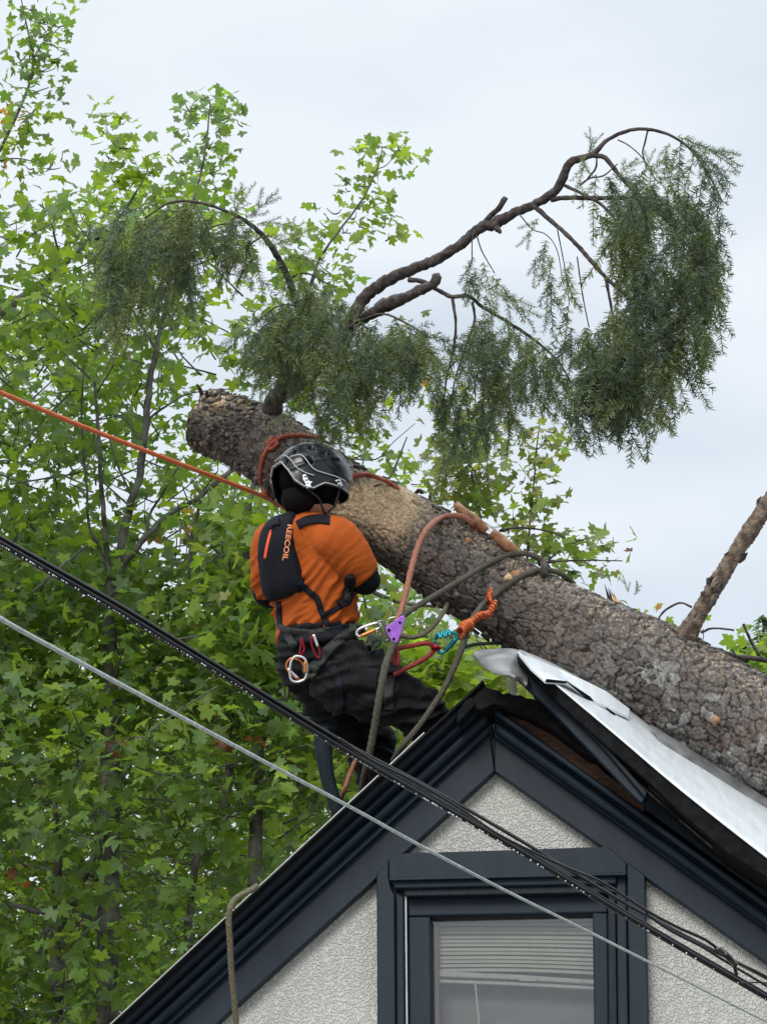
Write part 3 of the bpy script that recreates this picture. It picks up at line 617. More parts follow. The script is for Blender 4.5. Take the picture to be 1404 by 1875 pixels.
for s in ([(1266, 1112, 11.25, 2.2), (1248, 1104, 11.25, 2), (1232, 1108, 11.25, 2.4), (1212, 1122, 11.25, 2), (1204, 1136, 11.25, 1.8)],
          [(1283, 1158, 11.22, 3), (1300, 1151, 11.2, 2), (1320, 1151, 11.2, 1.8), (1343, 1154, 11.2, 2)],
          [(1286, 1152, 11.22, 1), (1287, 1165, 11.2, .9), (1285, 1176, 11.2, .8)],
          [(1290, 1185, 11.4, 3), (1315, 1190, 11.45, 4), (1345, 1202, 11.5, 5), (1404, 1209, 11.5, 5), (1480, 1225, 11.5, 6)],
          [(1360, 1142, 11.6, 2.5), (1372, 1170, 11.6, 3), (1392, 1205, 11.6, 3.5)],
          [(1345, 1200, 11.5, 2.5), (1339, 1188, 11.5, 2)],
          [(985, 1032, 11.62, 5), (1018, 1028, 11.6, 2.2), (1070, 1026, 11.6, 1.6), (1139, 1027, 11.6, 1)],
          [(915, 972, 11.7, 3), (950, 966, 11.75, 2.2), (1000, 972, 11.8, 1.6), (1035, 985, 11.8, 1.2)],
          [(996, 1055, 11.4, 8), (995, 1040, 11.42, 8), (996, 1028, 11.44, 7)],
          [(760, 905, 11.7, 3), (766, 898, 11.68, 4), (775, 903, 11.68, 3)], [(788, 918, 11.66, 4), (787, 906, 11.66, 3), (790, 903, 11.66, 1)],
          [(374, 730, 11.95, 5), (368, 716, 11.93, 4), (361, 704, 11.9, 2)], [(380, 728, 11.92, 5), (378, 716, 11.9, 3)]):
    limb('twig_stub', s, n=7, rough=.2)
# splintered stub
sp = MB()
for k in range(9):
    a = W(1118 + k * 6, 1108 + k * 3, 11.5 - .02 * (k % 3)); b_ = W(1104 + k * 5 + random.uniform(-3, 3), 1070 + k * 5 + random.uniform(-4, 4), 11.5); wv = Vector((.008, 0, .004))
    sp.add([a - wv, a + wv, a + Vector((0, .015, 0)), b_], [(0, 1, 3), (1, 2, 3), (2, 0, 3)])
sp.build('splintered_stub', M['limb'], fir)
mb = MB(); 
for k in range(5):
    a = W(1125 + k * 5, 1106 + k * 3, 11.43); b_ = W(1118 + k * 4, 1084 + k * 4, 11.46); wv = Vector((.006, 0, .004)); mb.add([a - wv, a + wv, a + Vector((0, .01, 0)), b_], [(0, 1, 3), (1, 2, 3), (2, 0, 3)])
mb.build('splintered_stub', M['rawwood'], fir)
# stripped orange branch pieces lying on the trunk
limb('stripped_branch', [(836, 924, 11.6, 7), (842, 932, 11.58, 8), (860, 946, 11.56, 9), (880, 962, 11.54, 9), (890, 972, 11.54, 7)], 'orangewood', n=12, rough=.04, jit=.03)
limb('stripped_branch', [(900, 974, 11.5, 8), (918, 990, 11.5, 10), (936, 1005, 11.5, 10), (952, 1016, 11.52, 5)], 'orangewood', n=12, rough=.04, jit=.03)
# knots
def knot(px, py, r, matn, squash=.5):
    h = on_trunk(px, py); 
    if h is None: return
    nrm = -ray(px, py); nrm = (nrm + UP * .4).normalized(); a = nrm.orthogonal().normalized(); b = nrm.cross(a); v = [h + nrm * .014]; f = []; n = 16; rr = r / FPX * 11.5
    for j, (q, hh) in enumerate(((.55, .016), (.85, .008), (1.1, -.012))):
        for k in range(n):
            t_ = 2 * math.pi * k / n; z = rr * q * (1 + .15 * math.sin(3 * t_ + r)); v.append(h + a * z * math.cos(t_) + b * z * math.sin(t_) + nrm * (hh + random.uniform(-.003, .003)))
    f = [(0, 1 + k, 1 + (k + 1) % n) for k in range(n)] + [(1 + j * n + k, 1 + (j + 1) * n + k, 1 + (j + 1) * n + (k + 1) % n, 1 + j * n + (k + 1) % n) for j in range(2) for k in range(n)]
    mesh_np('knot', v, f, M[matn], fir, True)
# loose bark flakes that break the outline, denser and torn at the cut end
def flakes():
    V = []; F = []; Cc = []; n = len(TP); r2 = np.random.default_rng(5)
    for k in range(1100):
        endz = k < 200; i = int(r2.uniform(0, 60)) if endz else int(r2.uniform(40, n * .80)); th = r2.uniform(-.2, math.pi + .1) if (k % 5 == 0 or endz) else r2.normal(.10, .20) + (math.pi - .2 if k % 4 == 0 else 0)
        T = Vector(TP[min(i + 1, n - 1)] - TP[max(i - 1, 0)]).normalized(); rad = Vector(TA[i]) * math.cos(th) + Vector(TBv[i]) * math.sin(th); sd = T.cross(rad)
        if 645 < TS[i][0] < 765 and r2.random() < .85: continue
        p = Vector(TP[i]) + rad * (TR[i] + r2.uniform(-.003, .005)); l = r2.uniform(.010, .026) * (.75 if endz else 1); w_ = l * r2.uniform(.35, .8); lift = r2.uniform(.002, .009) * (2.2 if endz else 1)
        t = (T * r2.uniform(.5, 1) + sd * r2.normal(0, .5)).normalized(); s = rad.cross(t).normalized()
        a, b, c, d = p - t * l - s * w_ * .4, p - t * l * .2 - s * w_, p + t * l + rad * lift + s * w_ * .3, p + s * w_ * .9; m = len(V)
        V += [tuple(a), tuple(b + rad * lift * .6), tuple(c), tuple(d + rad * lift * .6), tuple(a - rad * .008), tuple(b - rad * .008), tuple(c - rad * .01), tuple(d - rad * .008)]
        F += [(m, m + 1, m + 2, m + 3), (m, m + 4, m + 5, m + 1), (m + 1, m + 5, m + 6, m + 2), (m + 2, m + 6, m + 7, m + 3), (m + 3, m + 7, m + 4, m)]
        g = r2.uniform(.05, .16); col = (g * 1.12, g, g * .92)
        if endz and r2.random() < .28: g = r2.uniform(.14, .40); col = (g, g * .72, g * .45)
        Cc += [col] * 8
    o = mesh_np('bark_flakes', V, np.array(F), M['bark'], fir, attr=Cc); o['kind'] = 'stuff'
flakes()
knot(402, 744, 10, 'rawwood'); knot(945, 1053, 11, 'orangewood'); knot(930, 1059, 9, 'rawwood'); knot(857, 991, 7, 'orangewood'); knot(1310, 1318, 7, 'orangewood')

# needle sprays -------------------------------------------------------------
def spray_proto(seed, L=.24):
    rs = np.random.default_rng(seed); V = []; F = []; Cc = []
    base = np.array([[.066, .098, .052], [.090, .122, .050], [.050, .080, .052], [.115, .14, .055], [.064, .095, .070]])[seed % 5]
    def stem(p0, p1, p2, r0, needles, nl):
        n = max(6, int(np.linalg.norm(p2 - p0) / .018)); ts = np.linspace(0, 1, n); P = [(1 - t) ** 2 * p0 + 2 * t * (1 - t) * p1 + t * t * p2 for t in ts]
        v, f = tube_data([Vector(p) for p in P[::2] + ([P[-1]] if (n % 2 == 0) else [])], r0, 3, cap=False); k = len(V); V.extend([tuple(a) for a in v]); F.extend([tuple(i + k for i in q) for q in [x for y in f for x in ((y[0], y[1], y[2]), (y[0], y[2], y[3]))]]); Cc.extend([(.10, .075, .05)] * len(v))
        for i in range(needles):
            t = (i + .5) / needles; p = (1 - t) ** 2 * p0 + 2 * t * (1 - t) * p1 + t * t * p2; d = 2 * (1 - t) * (p1 - p0) + 2 * t * (p2 - p1); d /= np.linalg.norm(d)
            z = np.array([0, 0, 1.]); s = np.cross(d, z); s /= np.linalg.norm(s) + 1e-9; u = np.cross(s, d)
            an = rs.choice([0, math.pi]) + rs.normal(0, .33); side = s * math.cos(an) + u * math.sin(an)
            fw = rs.uniform(.25, .6) * (1 + .8 * t); q = side + d * fw; q /= np.linalg.norm(q); ln = nl * rs.uniform(.75, 1.15) * (1 - .35 * t ** 3); e = p + q * ln
            wv = np.cross(q, rs.normal(size=3)); wv *= .0020 / (np.linalg.norm(wv) + 1e-9); k = len(V)
            V.extend([tuple(p + wv), tuple(p - wv), tuple(e - wv * .5), tuple(e + wv * .5)]); F.append((k, k + 1, k + 2)); F.append((k, k + 2, k + 3)); c = base * rs.uniform(.85, 1.75); Cc.extend([tuple(c)] * 4)
    o = np.zeros(3); tip = np.array([L, rs.normal(0, .02), -.03]); mid = np.array([L * .5, rs.normal(0, .015), .01]); stem(o, mid, tip, .0016, int(L * 400), .027)
    ns = rs.integers(2, 5)
    for i in range(ns):
        t = .12 + .7 * i / ns; sgn = 1 if i % 2 else -1; p = (1 - t) ** 2 * o + 2 * t * (1 - t) * mid + t * t * tip; l = L * rs.uniform(.35, .62) * (1 - .5 * t)
        d = np.array([.85, sgn * rs.uniform(.35, .75), rs.normal(0, .12)]); d /= np.linalg.norm(d); stem(p, p + d * l * .5, p + d * l + np.array([.01, 0, -.012]), .0011, int(l * 400), .025)
    return np.array(V), np.array(F), np.array(Cc)
PROT = [spray_proto(s, L) for s, L in ((0, .25), (1, .21), (2, .28), (3, .2), (4, .24), (5, .18), (6, .26), (7, .22), (8, .3))]
def inpoly(x, y, P):
    c = False; n = len(P)
    for i in range(n):
        x1, y1 = P[i]; x2, y2 = P[(i + 1) % n]
        if (y1 > y) != (y2 > y) and x < (x2 - x1) * (y - y1) / (y2 - y1) + x1: c = not c
    return c
sprays = []; DENS = .38
def fill(poly, n, d, dd, ang, spread, sc=(.8, 1.15), holes=(), tip=80):
    """ang: screen direction in degrees (0 right, 90 down) or function of x,y"""
    n = int(n * DENS); xs = [p[0] for p in poly]; ys = [p[1] for p in poly]; k = 0; tries = 0
    while k < n and tries < n * 80:
        tries += 1; x = random.uniform(min(xs), max(xs)); y = random.uniform(min(ys), max(ys))
        if not inpoly(x, y, poly): continue
        if any(((x - a) / c) ** 2 + ((y - b) / e) ** 2 < 1 for a, b, c, e in holes): continue
        A = (ang(x, y) if callable(ang) else ang) + random.gauss(0, spread)
        if n > 50 and not inpoly(x + tip * math.cos(R(A)), y + tip * math.sin(R(A)), poly): continue
        sprays.append((x, y, d + random.uniform(-dd, dd), A, random.uniform(*sc), random.uniform(-.6, .6))); k += 1
R1 = [(1080, 295), (1110, 318), (1150, 312), (1180, 312), (1240, 330), (1295, 370), (1330, 440), (1338, 520), (1330, 610), (1305, 670), (1268, 715), (1250, 780), (1190, 835), (1145, 800), (1105, 790), (1060, 770), (1040, 700), (1075, 640), (1110, 600), (1120, 540), (1095, 500), (1060, 470), (1050, 430), (1075, 390), (1110, 370), (1100, 340)]
def r1ang(x, y): return 100 - (x - 1180) * .06 if y > 420 else 55 + (y - 300) * .35
H1 = [(1128, 470, 26, 34), (1092, 560, 24, 60), (1262, 650, 10, 14), (1270, 590, 8, 16), (1228, 560, 14, 26), (1150, 640, 16, 20), (1095, 700, 14, 14), (1205, 430, 12, 16)]
fill(R1, 390, 11.13, .22, r1ang, 26, holes=H1, tip=112)
fill([(440, 600), (520, 500), (640, 560), (820, 640), (780, 700), (640, 760), (500, 690)], 90, 11.4, .2, 95, 34, sc=(.6, .95), tip=40)
fill([(180, 450), (250, 380), (420, 365), (490, 430), (400, 500), (300, 560), (200, 600)], 70, 11.4, .15, 96, 30, sc=(.6, .9), tip=50)
fill([(1180, 540), (1310, 500), (1285, 600), (1230, 650), (1190, 690), (1150, 700), (1130, 640)], 45, 11.12, .18, 100, 22)
fill([(1145, 660), (1200, 640), (1210, 690), (1170, 720), (1150, 710)], 22, 11.12, .1, 112, 14)
fill([(1060, 600), (1120, 590), (1120, 670), (1060, 680)], 30, 11.12, .12, 100, 26)
fill([(1050, 690), (1090, 690), (1090, 715), (1055, 715)], 8, 11.1, .06, 95, 14)
for x, y, a, s in ((1062, 738, 92, 1), (1066, 700, 88, 1), (1105, 730, 62, 1.1), (1120, 745, 60, 1.1), (1095, 715, 66, 1), (1040, 560, 88, .95), (1044, 600, 86, .9), (1068, 600, 80, .9), (1076, 620, 96, .9), (1010, 505, 90, .8), (1012, 470, 94, .8), (1044, 480, 90, .9), (980, 470, 90, .5), (985, 400, 130, .5), (1000, 440, 95, .8),
                   (1240, 250, 30, 1), (1262, 268, 45, 1.0), (1285, 300, 60, 1), (1305, 340, 80, 1), (1320, 390, 95, .9), (1245, 262, 95, .9), (1270, 290, 100, 1), (1285, 330, 100, 1), (1300, 370, 100, 1), (1225, 262, 100, .5), (1235, 290, 95, .7), (1302, 400, 95, .9), (1316, 440, 100, .8), (1290, 420, 100, .9), (1258, 258, 20, .9), (1280, 285, 40, .8),
                   (1068, 284, 80, .4), (1070, 300, 100, .5), (1075, 285, -60, .4), (1080, 280, -90, .4), (1185, 300, 60, .5), (1188, 320, -40, .5), (1175, 320, -70, .4), (1215, 330, -50, .4), (1120, 320, 10, .6), (1130, 330, -50, .6)):
    sprays.append((x, y, 11.15 + random.uniform(-.08, .08), a, s, random.uniform(-.6, .6)))
R2 = [(880, 560), (930, 580), (985, 615), (1030, 655), (1038, 700), (1000, 700), (960, 690), (925, 690), (890, 680), (870, 620)]
fill(R2, 95, 11.28, .15, lambda x, y: 96 - (x - 950) * .05, 22, sc=(.75, 1.05))
fill([(890, 670), (935, 680), (930, 740), (900, 740)], 12, 11.28, .1, 88, 12, sc=(.8, 1))
for x, y, a, s in ((864, 470, 100, .7), (866, 500, 96, .7), (870, 490, 80, .7), (885, 480, 70, .7), (900, 505, 60, .8), (915, 530, 50, .8), (890, 540, 80, .7), (905, 720, 88, .9), (918, 700, 88, .9), (912, 680, 90, .9), (980, 690, 80, .6), (1000, 690, 60, .6), (870, 590, 100, .7), (960, 700, 85, .5), (1020, 680, 70, .6)):
    sprays.append((x, y, 11.25, a, s, random.uniform(-.6, .6)))
R3 = [(240, 380), (330, 355), (400, 380), (430, 400), (400, 450), (350, 490), (330, 540), (290, 520), (260, 520), (240, 580), (205, 560), (190, 500), (205, 440)]
fill(R3, 120, 11.4, .15, 96, 28, sc=(.75, 1.05))
fill([(195, 420), (270, 410), (260, 490), (205, 500)], 20, 11.36, .1, 96, 12, sc=(.8, 1.05))
fill([(395, 380), (450, 395), (490, 430), (470, 480), (420, 470), (400, 420)], 30, 11.4, .1, 96, 34, sc=(.6, .95))
for x, y, a, s in ((425, 392, -60, .5), (432, 388, -90, .45), (450, 400, -40, .6), (470, 410, 0, .6), (480, 430, 20, .6), (440, 410, 150, .6), (460, 440, 100, .8), (425, 430, 100, .8), (500, 450, -30, .6), (520, 470, 10, .7), (535, 440, -80, .4), (505, 480, 60, .7), (470, 470, 130, .7), (215, 560, 95, .8), (235, 570, 92, .8)):
    sprays.append((x, y, 11.38, a, s, random.uniform(-.6, .6)))
R4 = [(500, 480), (560, 490), (630, 530), (650, 580), (720, 580), (790, 600), (820, 640), (800, 680), (760, 700), (720, 720), (690, 760), (640, 775), (590, 770), (560, 720), (530, 700), (480, 700), (440, 680), (440, 620), (490, 570), (520, 540)]
fill(R4, 300, 11.42, .25, lambda x, y: 95 - (x - 600) * .12, 32, sc=(.7, 1.05), holes=[(572, 600, 16, 40), (600, 650, 30, 24), (560, 690, 26, 18), (640, 590, 18, 26), (610, 700, 14, 18), (690, 660, 16, 14)])
fill([(690, 590), (790, 600), (820, 640), (790, 670), (700, 650)], 34, 11.25, .08, 40, 22, sc=(.7, .95))
fill([(805, 700), (850, 700), (885, 730), (880, 780), (830, 790), (800, 760)], 30, 11.35, .12, 94, 14, sc=(.7, 1))
fill([(800, 690), (830, 690), (820, 790), (795, 790)], 12, 11.3, .08, 94, 10, sc=(.8, 1))
fill([(590, 740), (650, 745), (640, 790), (600, 800)], 16, 11.5, .08, 95, 30, sc=(.6, .8))
for x, y, a in ((885, 955, 30), (905, 970, 40), (895, 945, -20), (800, 900, 120), (810, 905, 60), (1150, 1085, -100), (1160, 1090, -70)): sprays.append((x, y, 11.62, a, .28, .2))
def place_sprays():
    random.shuffle(sprays)
    def mats(s):
        x, y, d, A, scl, roll = s; a = R(A); X = RT * math.cos(a) - UP * math.sin(a) + FWD * random.uniform(-.35, .35); X.normalize()
        Zr = (-FWD + UP * .3); Y = Zr.cross(X).normalized(); Z = X.cross(Y); Mx = Matrix((X, Y, Z)).transposed() @ Matrix.Rotation(roll, 3, 'X') 
        return W(x, y, d), Mx, scl
    protos = []
    for i, (V, F, Cc) in enumerate(PROT):
        o = mesh_np('needle_spray', V, F, M['needle'], None, False, attr=Cc, origin=(0, 0, 0)); protos.append(o.data); bpy.data.objects.remove(o)
    org = ORG[fir.name]; BV = []; BF = []; BC = []; nb = 0
    for i, s in enumerate(sprays):
        p, Mx, scl = mats(s); k = random.randrange(len(PROT))
        if i < 295:
            o = bpy.data.objects.new('needle_spray', protos[k]); link(o, fir); o.matrix_local = Matrix.Translation(p - org) @ Mx.to_4x4() @ Matrix.Scale(scl, 4)
        else:
            V, F, Cc = PROT[k]; v = (V * scl) @ np.array(Mx).T + np.array(p); BV.append(v); BF.append(F + nb); BC.append(Cc); nb += len(v)
    o = mesh_np('needles', np.vstack(BV), np.vstack(BF), M['needle'], fir, attr=np.vstack(BC)); o['kind'] = 'stuff'
place_sprays()
# sawdust: loose chips on the trunk, and hanging in the air by the saw
mbv = []; mbf = []
def chip(p, s):
    a = Vector(rng.normal(size=3)).normalized() * s; b = a.orthogonal().normalized() * s * .5; c = a.cross(b).normalized() * s * .25; k = len(mbv)
    mbv.extend([p + a, p + b, p - a * .6, p + c]); mbf.extend([(k, k + 1, k + 3), (k + 1, k + 2, k + 3), (k + 2, k, k + 3), (k, k + 2, k + 1)])
for _ in range(2600):
    x = random.gauss(715, 40) if random.random() < .45 else random.uniform(370, 1100); top_y = np.interp(x, [370, 452, 560, 667, 760, 885, 1007, 1109], [715, 726, 790, 864, 907, 976, 1050, 1100])
    y = top_y + abs(random.gauss(0, 34)) + 2; h = on_trunk(x, y)
    if h: chip(h - ray(x, y) * .003, random.uniform(.0015, .0045))
for _ in range(420):
    t_ = random.random(); x = random.gauss(655 + 20 * t_, 10 + 24 * t_); y = 985 + 190 * t_ + random.gauss(0, 10); chip(W(x, y, 11.45 + random.gauss(0, .08)), random.uniform(.0015, .003))
for _ in range(110): chip(W(random.uniform(620, 1120), random.uniform(880, 1230), random.uniform(10.9, 11.6)), random.uniform(.001, .002))
tag(mesh_np('sawdust', mbv, mbf, M['chips']), 'pale sawdust chips spilling from the saw cut', kind='stuff')
# ------------------------------------------------------------------ maples behind
half = [(-90, .14), (-58, .46), (-40, .56), (-24, .74), (-12, .58), (0, .54), (12, .78), (24, .80), (32, 1.0), (42, .80), (54, .56), (63, .60), (72, .82), (80, .86), (90, 1.05)]
LP = [(math.cos(R(a)) * r, math.sin(R(a)) * r) for a, r in half] + [(-math.cos(R(a)) * r, math.sin(R(a)) * r) for a, r in half[-2:0:-1]]
def leaf_proto(seed):
    rs = np.random.default_rng(seed); k1, k2, tw = rs.uniform(-.6, .2), rs.uniform(-.8, .1), rs.uniform(-.5, .5); V = [(0, 0, 0)]
    for x, y in LP: x *= rs.uniform(.9, 1.1); y *= rs.uniform(.93, 1.07); V.append((x, y + .25, k1 * (x * x) + k2 * (y * y) * .5 + tw * x * y + .10 * abs(x)))
    V[0] = (0, .25, 0); n = len(LP); F = [(0, 1 + i, 1 + (i + 1) % n) for i in range(n)]
    # petiole
    b = len(V); V += [(.012, .16, 0), (-.012, .16, 0), (0, -.65, -.12)]; F.append((b, b + 1, b + 2))
    return np.array(V), np.array(F)
LPR = [leaf_proto(s) for s in range(8)]
TONES = {'y': [(.16, .235, .028), (.14, .225, .03), (.19, .26, .04)], 'm': [(.128, .205, .038), (.145, .22, .038), (.115, .195, .046)], 'd': [(.095, .165, .042), (.085, .15, .044), (.105, .175, .044)], 'b': [(.118, .19, .08), (.105, .172, .07)], 'p': [(.17, .19, .055), (.14, .175, .05), (.19, .185, .07)], 'o': [(.33, .20, .05), (.28, .15, .05)], 'r': [(.13, .03, .02), (.16, .05, .03)]}
def tone(s):
    return random.choice(TONES[random.choice(s)])
def make_leaf_meshes():
    ms = []
    for key in 'yymmmdbpo':
        V, F = random.choice(LPR); c = random.choice(TONES[key]); o = mesh_np('leaf', V, F, M['leaf'], None, attr=[c] * len(V), origin=(0, 0, 0)); ms.append((key, o.data)); bpy.data.objects.remove(o)
    return ms
LM = make_leaf_meshes()
def leaf_mats(n, drop=.5):
    nr = rng.normal(size=(n, 3)) * .75 + np.array([0, -.45, 1.0]); nr /= np.linalg.norm(nr, axis=1)[:, None]
    tp = rng.normal(size=(n, 3)) * .8 + np.array([0, -.2, -1.0]) * drop; tp -= nr * (tp * nr).sum(1)[:, None]; tp /= np.linalg.norm(tp, axis=1)[:, None]
    x = np.cross(tp, nr); return np.stack([x, tp, nr], axis=2)
def grow(tree, leaves, nind=300):
    """leaves: list of (world pos, size, tone key string)"""
    n = len(leaves)
    if not n: return
    order = sorted(range(n), key=lambda i: -leaves[i][1] / max(5, proj(leaves[i][0])[2])); Ms = leaf_mats(n); org = ORG[tree.name]
    vis = [i for i in order if -20 < proj(leaves[i][0])[0] < 1420 and -20 < proj(leaves[i][0])[1] < 1890]
    pick = set(vis[:nind]); BV = []; BF = []; BC = []; nb = 0
    for i in range(n):
        p, s, tk = leaves[i]
        if i in pick:
            c = [m for k, m in LM if k in tk] or [LM[2][1]]
            o = bpy.data.objects.new('leaf', random.choice(c)); link(o, tree); Mx = Matrix(Ms[i].tolist()).to_4x4(); o.matrix_local = Matrix.Translation(p - org) @ Mx @ Matrix.Scale(s, 4)
        else:
            V, F = LPR[i % 8]; v = (V * s) @ Ms[i].T + np.array(p); BV.append(v); BF.append(F + nb); nb += len(v); f_ = random.uniform(.75, 1.25); BC.append(np.tile(np.array(tone(tk)) * f_, (len(v), 1)))
    if BV: o = mesh_np('foliage', np.vstack(BV), np.vstack(BF), M['leaf'], tree, attr=np.vstack(BC)); o['kind'] = 'stuff'
def cluster(px, py, d, n, spread, size, tk, out_):
    c = W(px, py, d)
    for _ in range(n):
        o = Vector((random.gauss(0, 1), random.gauss(0, 1), random.gauss(0, .6))) * spread
        out_.append((c + o, size * random.uniform(.65, 1.15), tk))
def blobs(lst, d, dd, size, tk, out_, dens=1.0, tw=None, root=None):
    size *= .64
    for b in lst:
        cx, cy, rx, ry = b[:4]; t = b[4] if len(b) > 4 else tk; n = max(2, int(rx * ry * 3.14 / 340 * dens * (28 * 22 / (d * 28)) ** 0))
        for _ in range(n):
            a = random.uniform(0, 6.28); q = math.sqrt(random.random()); x, y = cx + rx * q * math.cos(a), cy + ry * q * math.sin(a); dz = d + random.uniform(-dd, dd)
            cluster(x, y, dz, random.choice((2, 3, 4)), .085, size, t, out_)
            if tw is not None and random.random() < .5: tw.append([(cx + random.gauss(0, 4), cy + ry * .5, d, 1.6), ((cx + x) / 2, (cy + y) / 2 + 6, (d + dz) / 2, 1.1), (x, y, dz, .7)])
def mass(poly, n, d, dd, size, tks, out_, holes=(), per=(4, 9), spread=.20, tw=None, noisek=0, thr=0.0):
    if d < 30: size *= .66; n = int(n * 1.12)
    xs = [p[0] for p in poly]; ys = [p[1] for p in poly]; k = 0; t = 0
    while k < n and t < n * 40:
        t += 1; x, y = random.uniform(min(xs), max(xs)), random.uniform(min(ys), max(ys))
        if not inpoly(x, y, poly) or any(((x - a) / c) ** 2 + ((y - b) / e) ** 2 < 1 for a, b, c, e in holes): continue
        if thr and float(fbm(np.array(x / 70.), np.array(y / 55.), noisek, 3)) < thr: continue
        dz = d + random.uniform(-dd, dd); cluster(x, y, dz, random.randint(*per), spread, size, random.choice(tks), out_); k += 1
        if tw is not None and random.random() < .35: tw.append([(x, y, dz, .8), (x + random.gauss(0, 22), y + random.uniform(12, 40), dz, 1.2), (x + random.gauss(0, 50), y + random.uniform(35, 95), dz + .2, 1.8)])
def twigs(tree, tw, nm='twigs', mt='mtrunk'):
    V = []; F = []
    for t in tw:
        s = spline(t, 6); v, f = tube_data([W(*q[:3]) for q in s], [q[3] / FPX * q[2] for q in s], 4, cap=False); k = len(V); V += [tuple(a) for a in v]; F += [tuple(i + k for i in q) for q in f]
    if V: o = mesh_np(nm, V, np.array(F), M[mt], tree, True); o['kind'] = 'stuff'
WD = 0.0
def wood(tree, name, pts, n=9):
    pts = [(a, b, c + WD, e * (.78 if WD == -1.2 else .9)) for a, b, c, e in pts]
    q = spline(pts, max(10, 5 * len(pts))); ps = [W(*a[:3]) + Vector((random.uniform(-1, 1), 0, random.uniform(-1, 1))) * (a[3] / FPX * a[2] * .25) for a in q]
    return tube(name, ps, [a[3] / FPX * a[2] for a in q], M['mtrunk'], tree, n, rough=.1)
def to_ground(px, py, d, r, dx=0):
    p = W(px, py, d); return p
def base_trunk(tree, px, py, d, rpx, lean=0):
    a = W(px, py, d + WD); r = rpx / FPX * d; pts = [a, a + Vector((lean * .3, .05, -(a.z) * .4)), Vector((a.x + lean, a.y + .1, .3)), Vector((a.x + lean, a.y + .1, -.1))]
    return tube('trunk', pts, [r, r * 1.25, r * 1.5, r * 2.0], M['mtrunk'], tree, 12, rough=.05)
HOLES = [(205, 741, 26, 18), (342, 826, 18, 16), (267, 852, 14, 14), (437, 912, 30, 17), (347, 930, 18, 46), (314, 1059, 26, 20), (403, 866, 18, 16), (280, 556, 22, 34), (400, 560, 44, 60), (350, 665, 44, 26), (145, 634, 30, 14), (268, 668, 14, 14), (22, 518, 16, 12), (430, 620, 20, 26), (395, 700, 34, 14), (160, 585, 18, 10), (375, 885, 12, 22), (300, 1010, 16, 14), (455, 700, 24, 12), (330, 1000, 24, 30), (60, 560, 14, 10), (245, 610, 14, 20), (480, 640, 14, 14)]
# A: limb reaching in from the left and sprig at the top corner
tA = thing('maple_tree', 'maple with a bare diagonal limb and an airy top sprig against the clouds', 'tree', Vector((W(-250, 1000, 21).x, W(-250, 1000, 21).y, 0)))
L_ = []; T_ = []
base_trunk(tA, -260, 900, 21, 34, 0); wood(tA, 'trunk', [(-260, 920, 21, 34), (-240, 760, 21, 28), (-160, 650, 21, 18)])
wood(tA, 'limb', [(-170, 655, 21, 16), (-60, 610, 21, 11), (20, 560, 21, 9), (90, 508, 21, 7.5), (140, 460, 21, 6), (190, 428, 21, 4.5), (232, 380, 21, 3), (262, 330, 21, 2)])
wood(tA, 'limb', [(-240, 760, 21, 18), (-120, 500, 21, 8), (-30, 330, 21, 4), (10, 255, 21, 3.5), (40, 190, 21, 3), (62, 120, 21, 2.5), (50, 50, 21, 1.8), (38, -10, 21, 1)])
for s in ([(90, 508, 21, 3.4), (105, 470, 21, 2.2), (98, 425, 21, 1.6)], [(160, 446, 21, 3), (165, 410, 21, 2), (150, 385, 21, 1.5)], [(60, 535, 21, 2.5), (100, 560, 21, 2), (150, 555, 21, 1.4)], [(62, 110, 21, 1.6), (80, 80, 21, 1.2), (110, 50, 21, .9)], [(48, 175, 21, 1.6), (90, 160, 21, 1)], [(-20, 300, 21, 2), (30, 290, 21, 1.4), (80, 300, 21, 1)], [(190, 428, 21, 2), (230, 420, 21, 1.6), (252, 424, 21, 1)]): wood(tA, 'branch', s, 6)
blobs([(60, 12, 30, 10), (75, 35, 40, 14), (115, 40, 26, 14), (45, 40, 16, 20), (70, 60, 40, 16), (110, 65, 20, 12), (60, 95, 34, 18), (90, 110, 22, 16), (35, 105, 22, 14), (70, 125, 34, 14), (95, 150, 18, 20), (20, 145, 22, 12), (55, 165, 20, 14, 'd'), (90, 175, 14, 10), (15, 185, 20, 14), (60, 200, 28, 14), (85, 210, 16, 12), (15, 225, 18, 22, 'y'), (50, 235, 16, 16), (10, 255, 16, 14, 'y'), (45, 255, 12, 8)], 21, .4, .092, 'md', L_, 1.15, T_)
blobs([(22, 215, 12, 8, 'o'), (10, 225, 8, 10, 'o'), (35, 320, 14, 16, 'op'), (92, 300, 24, 20, 'm'), (80, 285, 18, 8, 'm'), (60, 305, 14, 8, 'm'), (10, 300, 14, 8, 'm')], 21, .3, .09, 'mo', L_, 1.2, T_)
mass([(-380, 420), (60, 375), (140, 350), (200, 380), (250, 350), (300, 400), (280, 470), (230, 540), (120, 640), (-380, 650)], 330, 21, 1.2, .108, ['m', 'y', 'my', 'b', 'd', 'ym'], L_, HOLES, (3, 7), .15, T_, 3, .37)
grow(tA, L_); twigs(tA, T_)
WD = -1.25
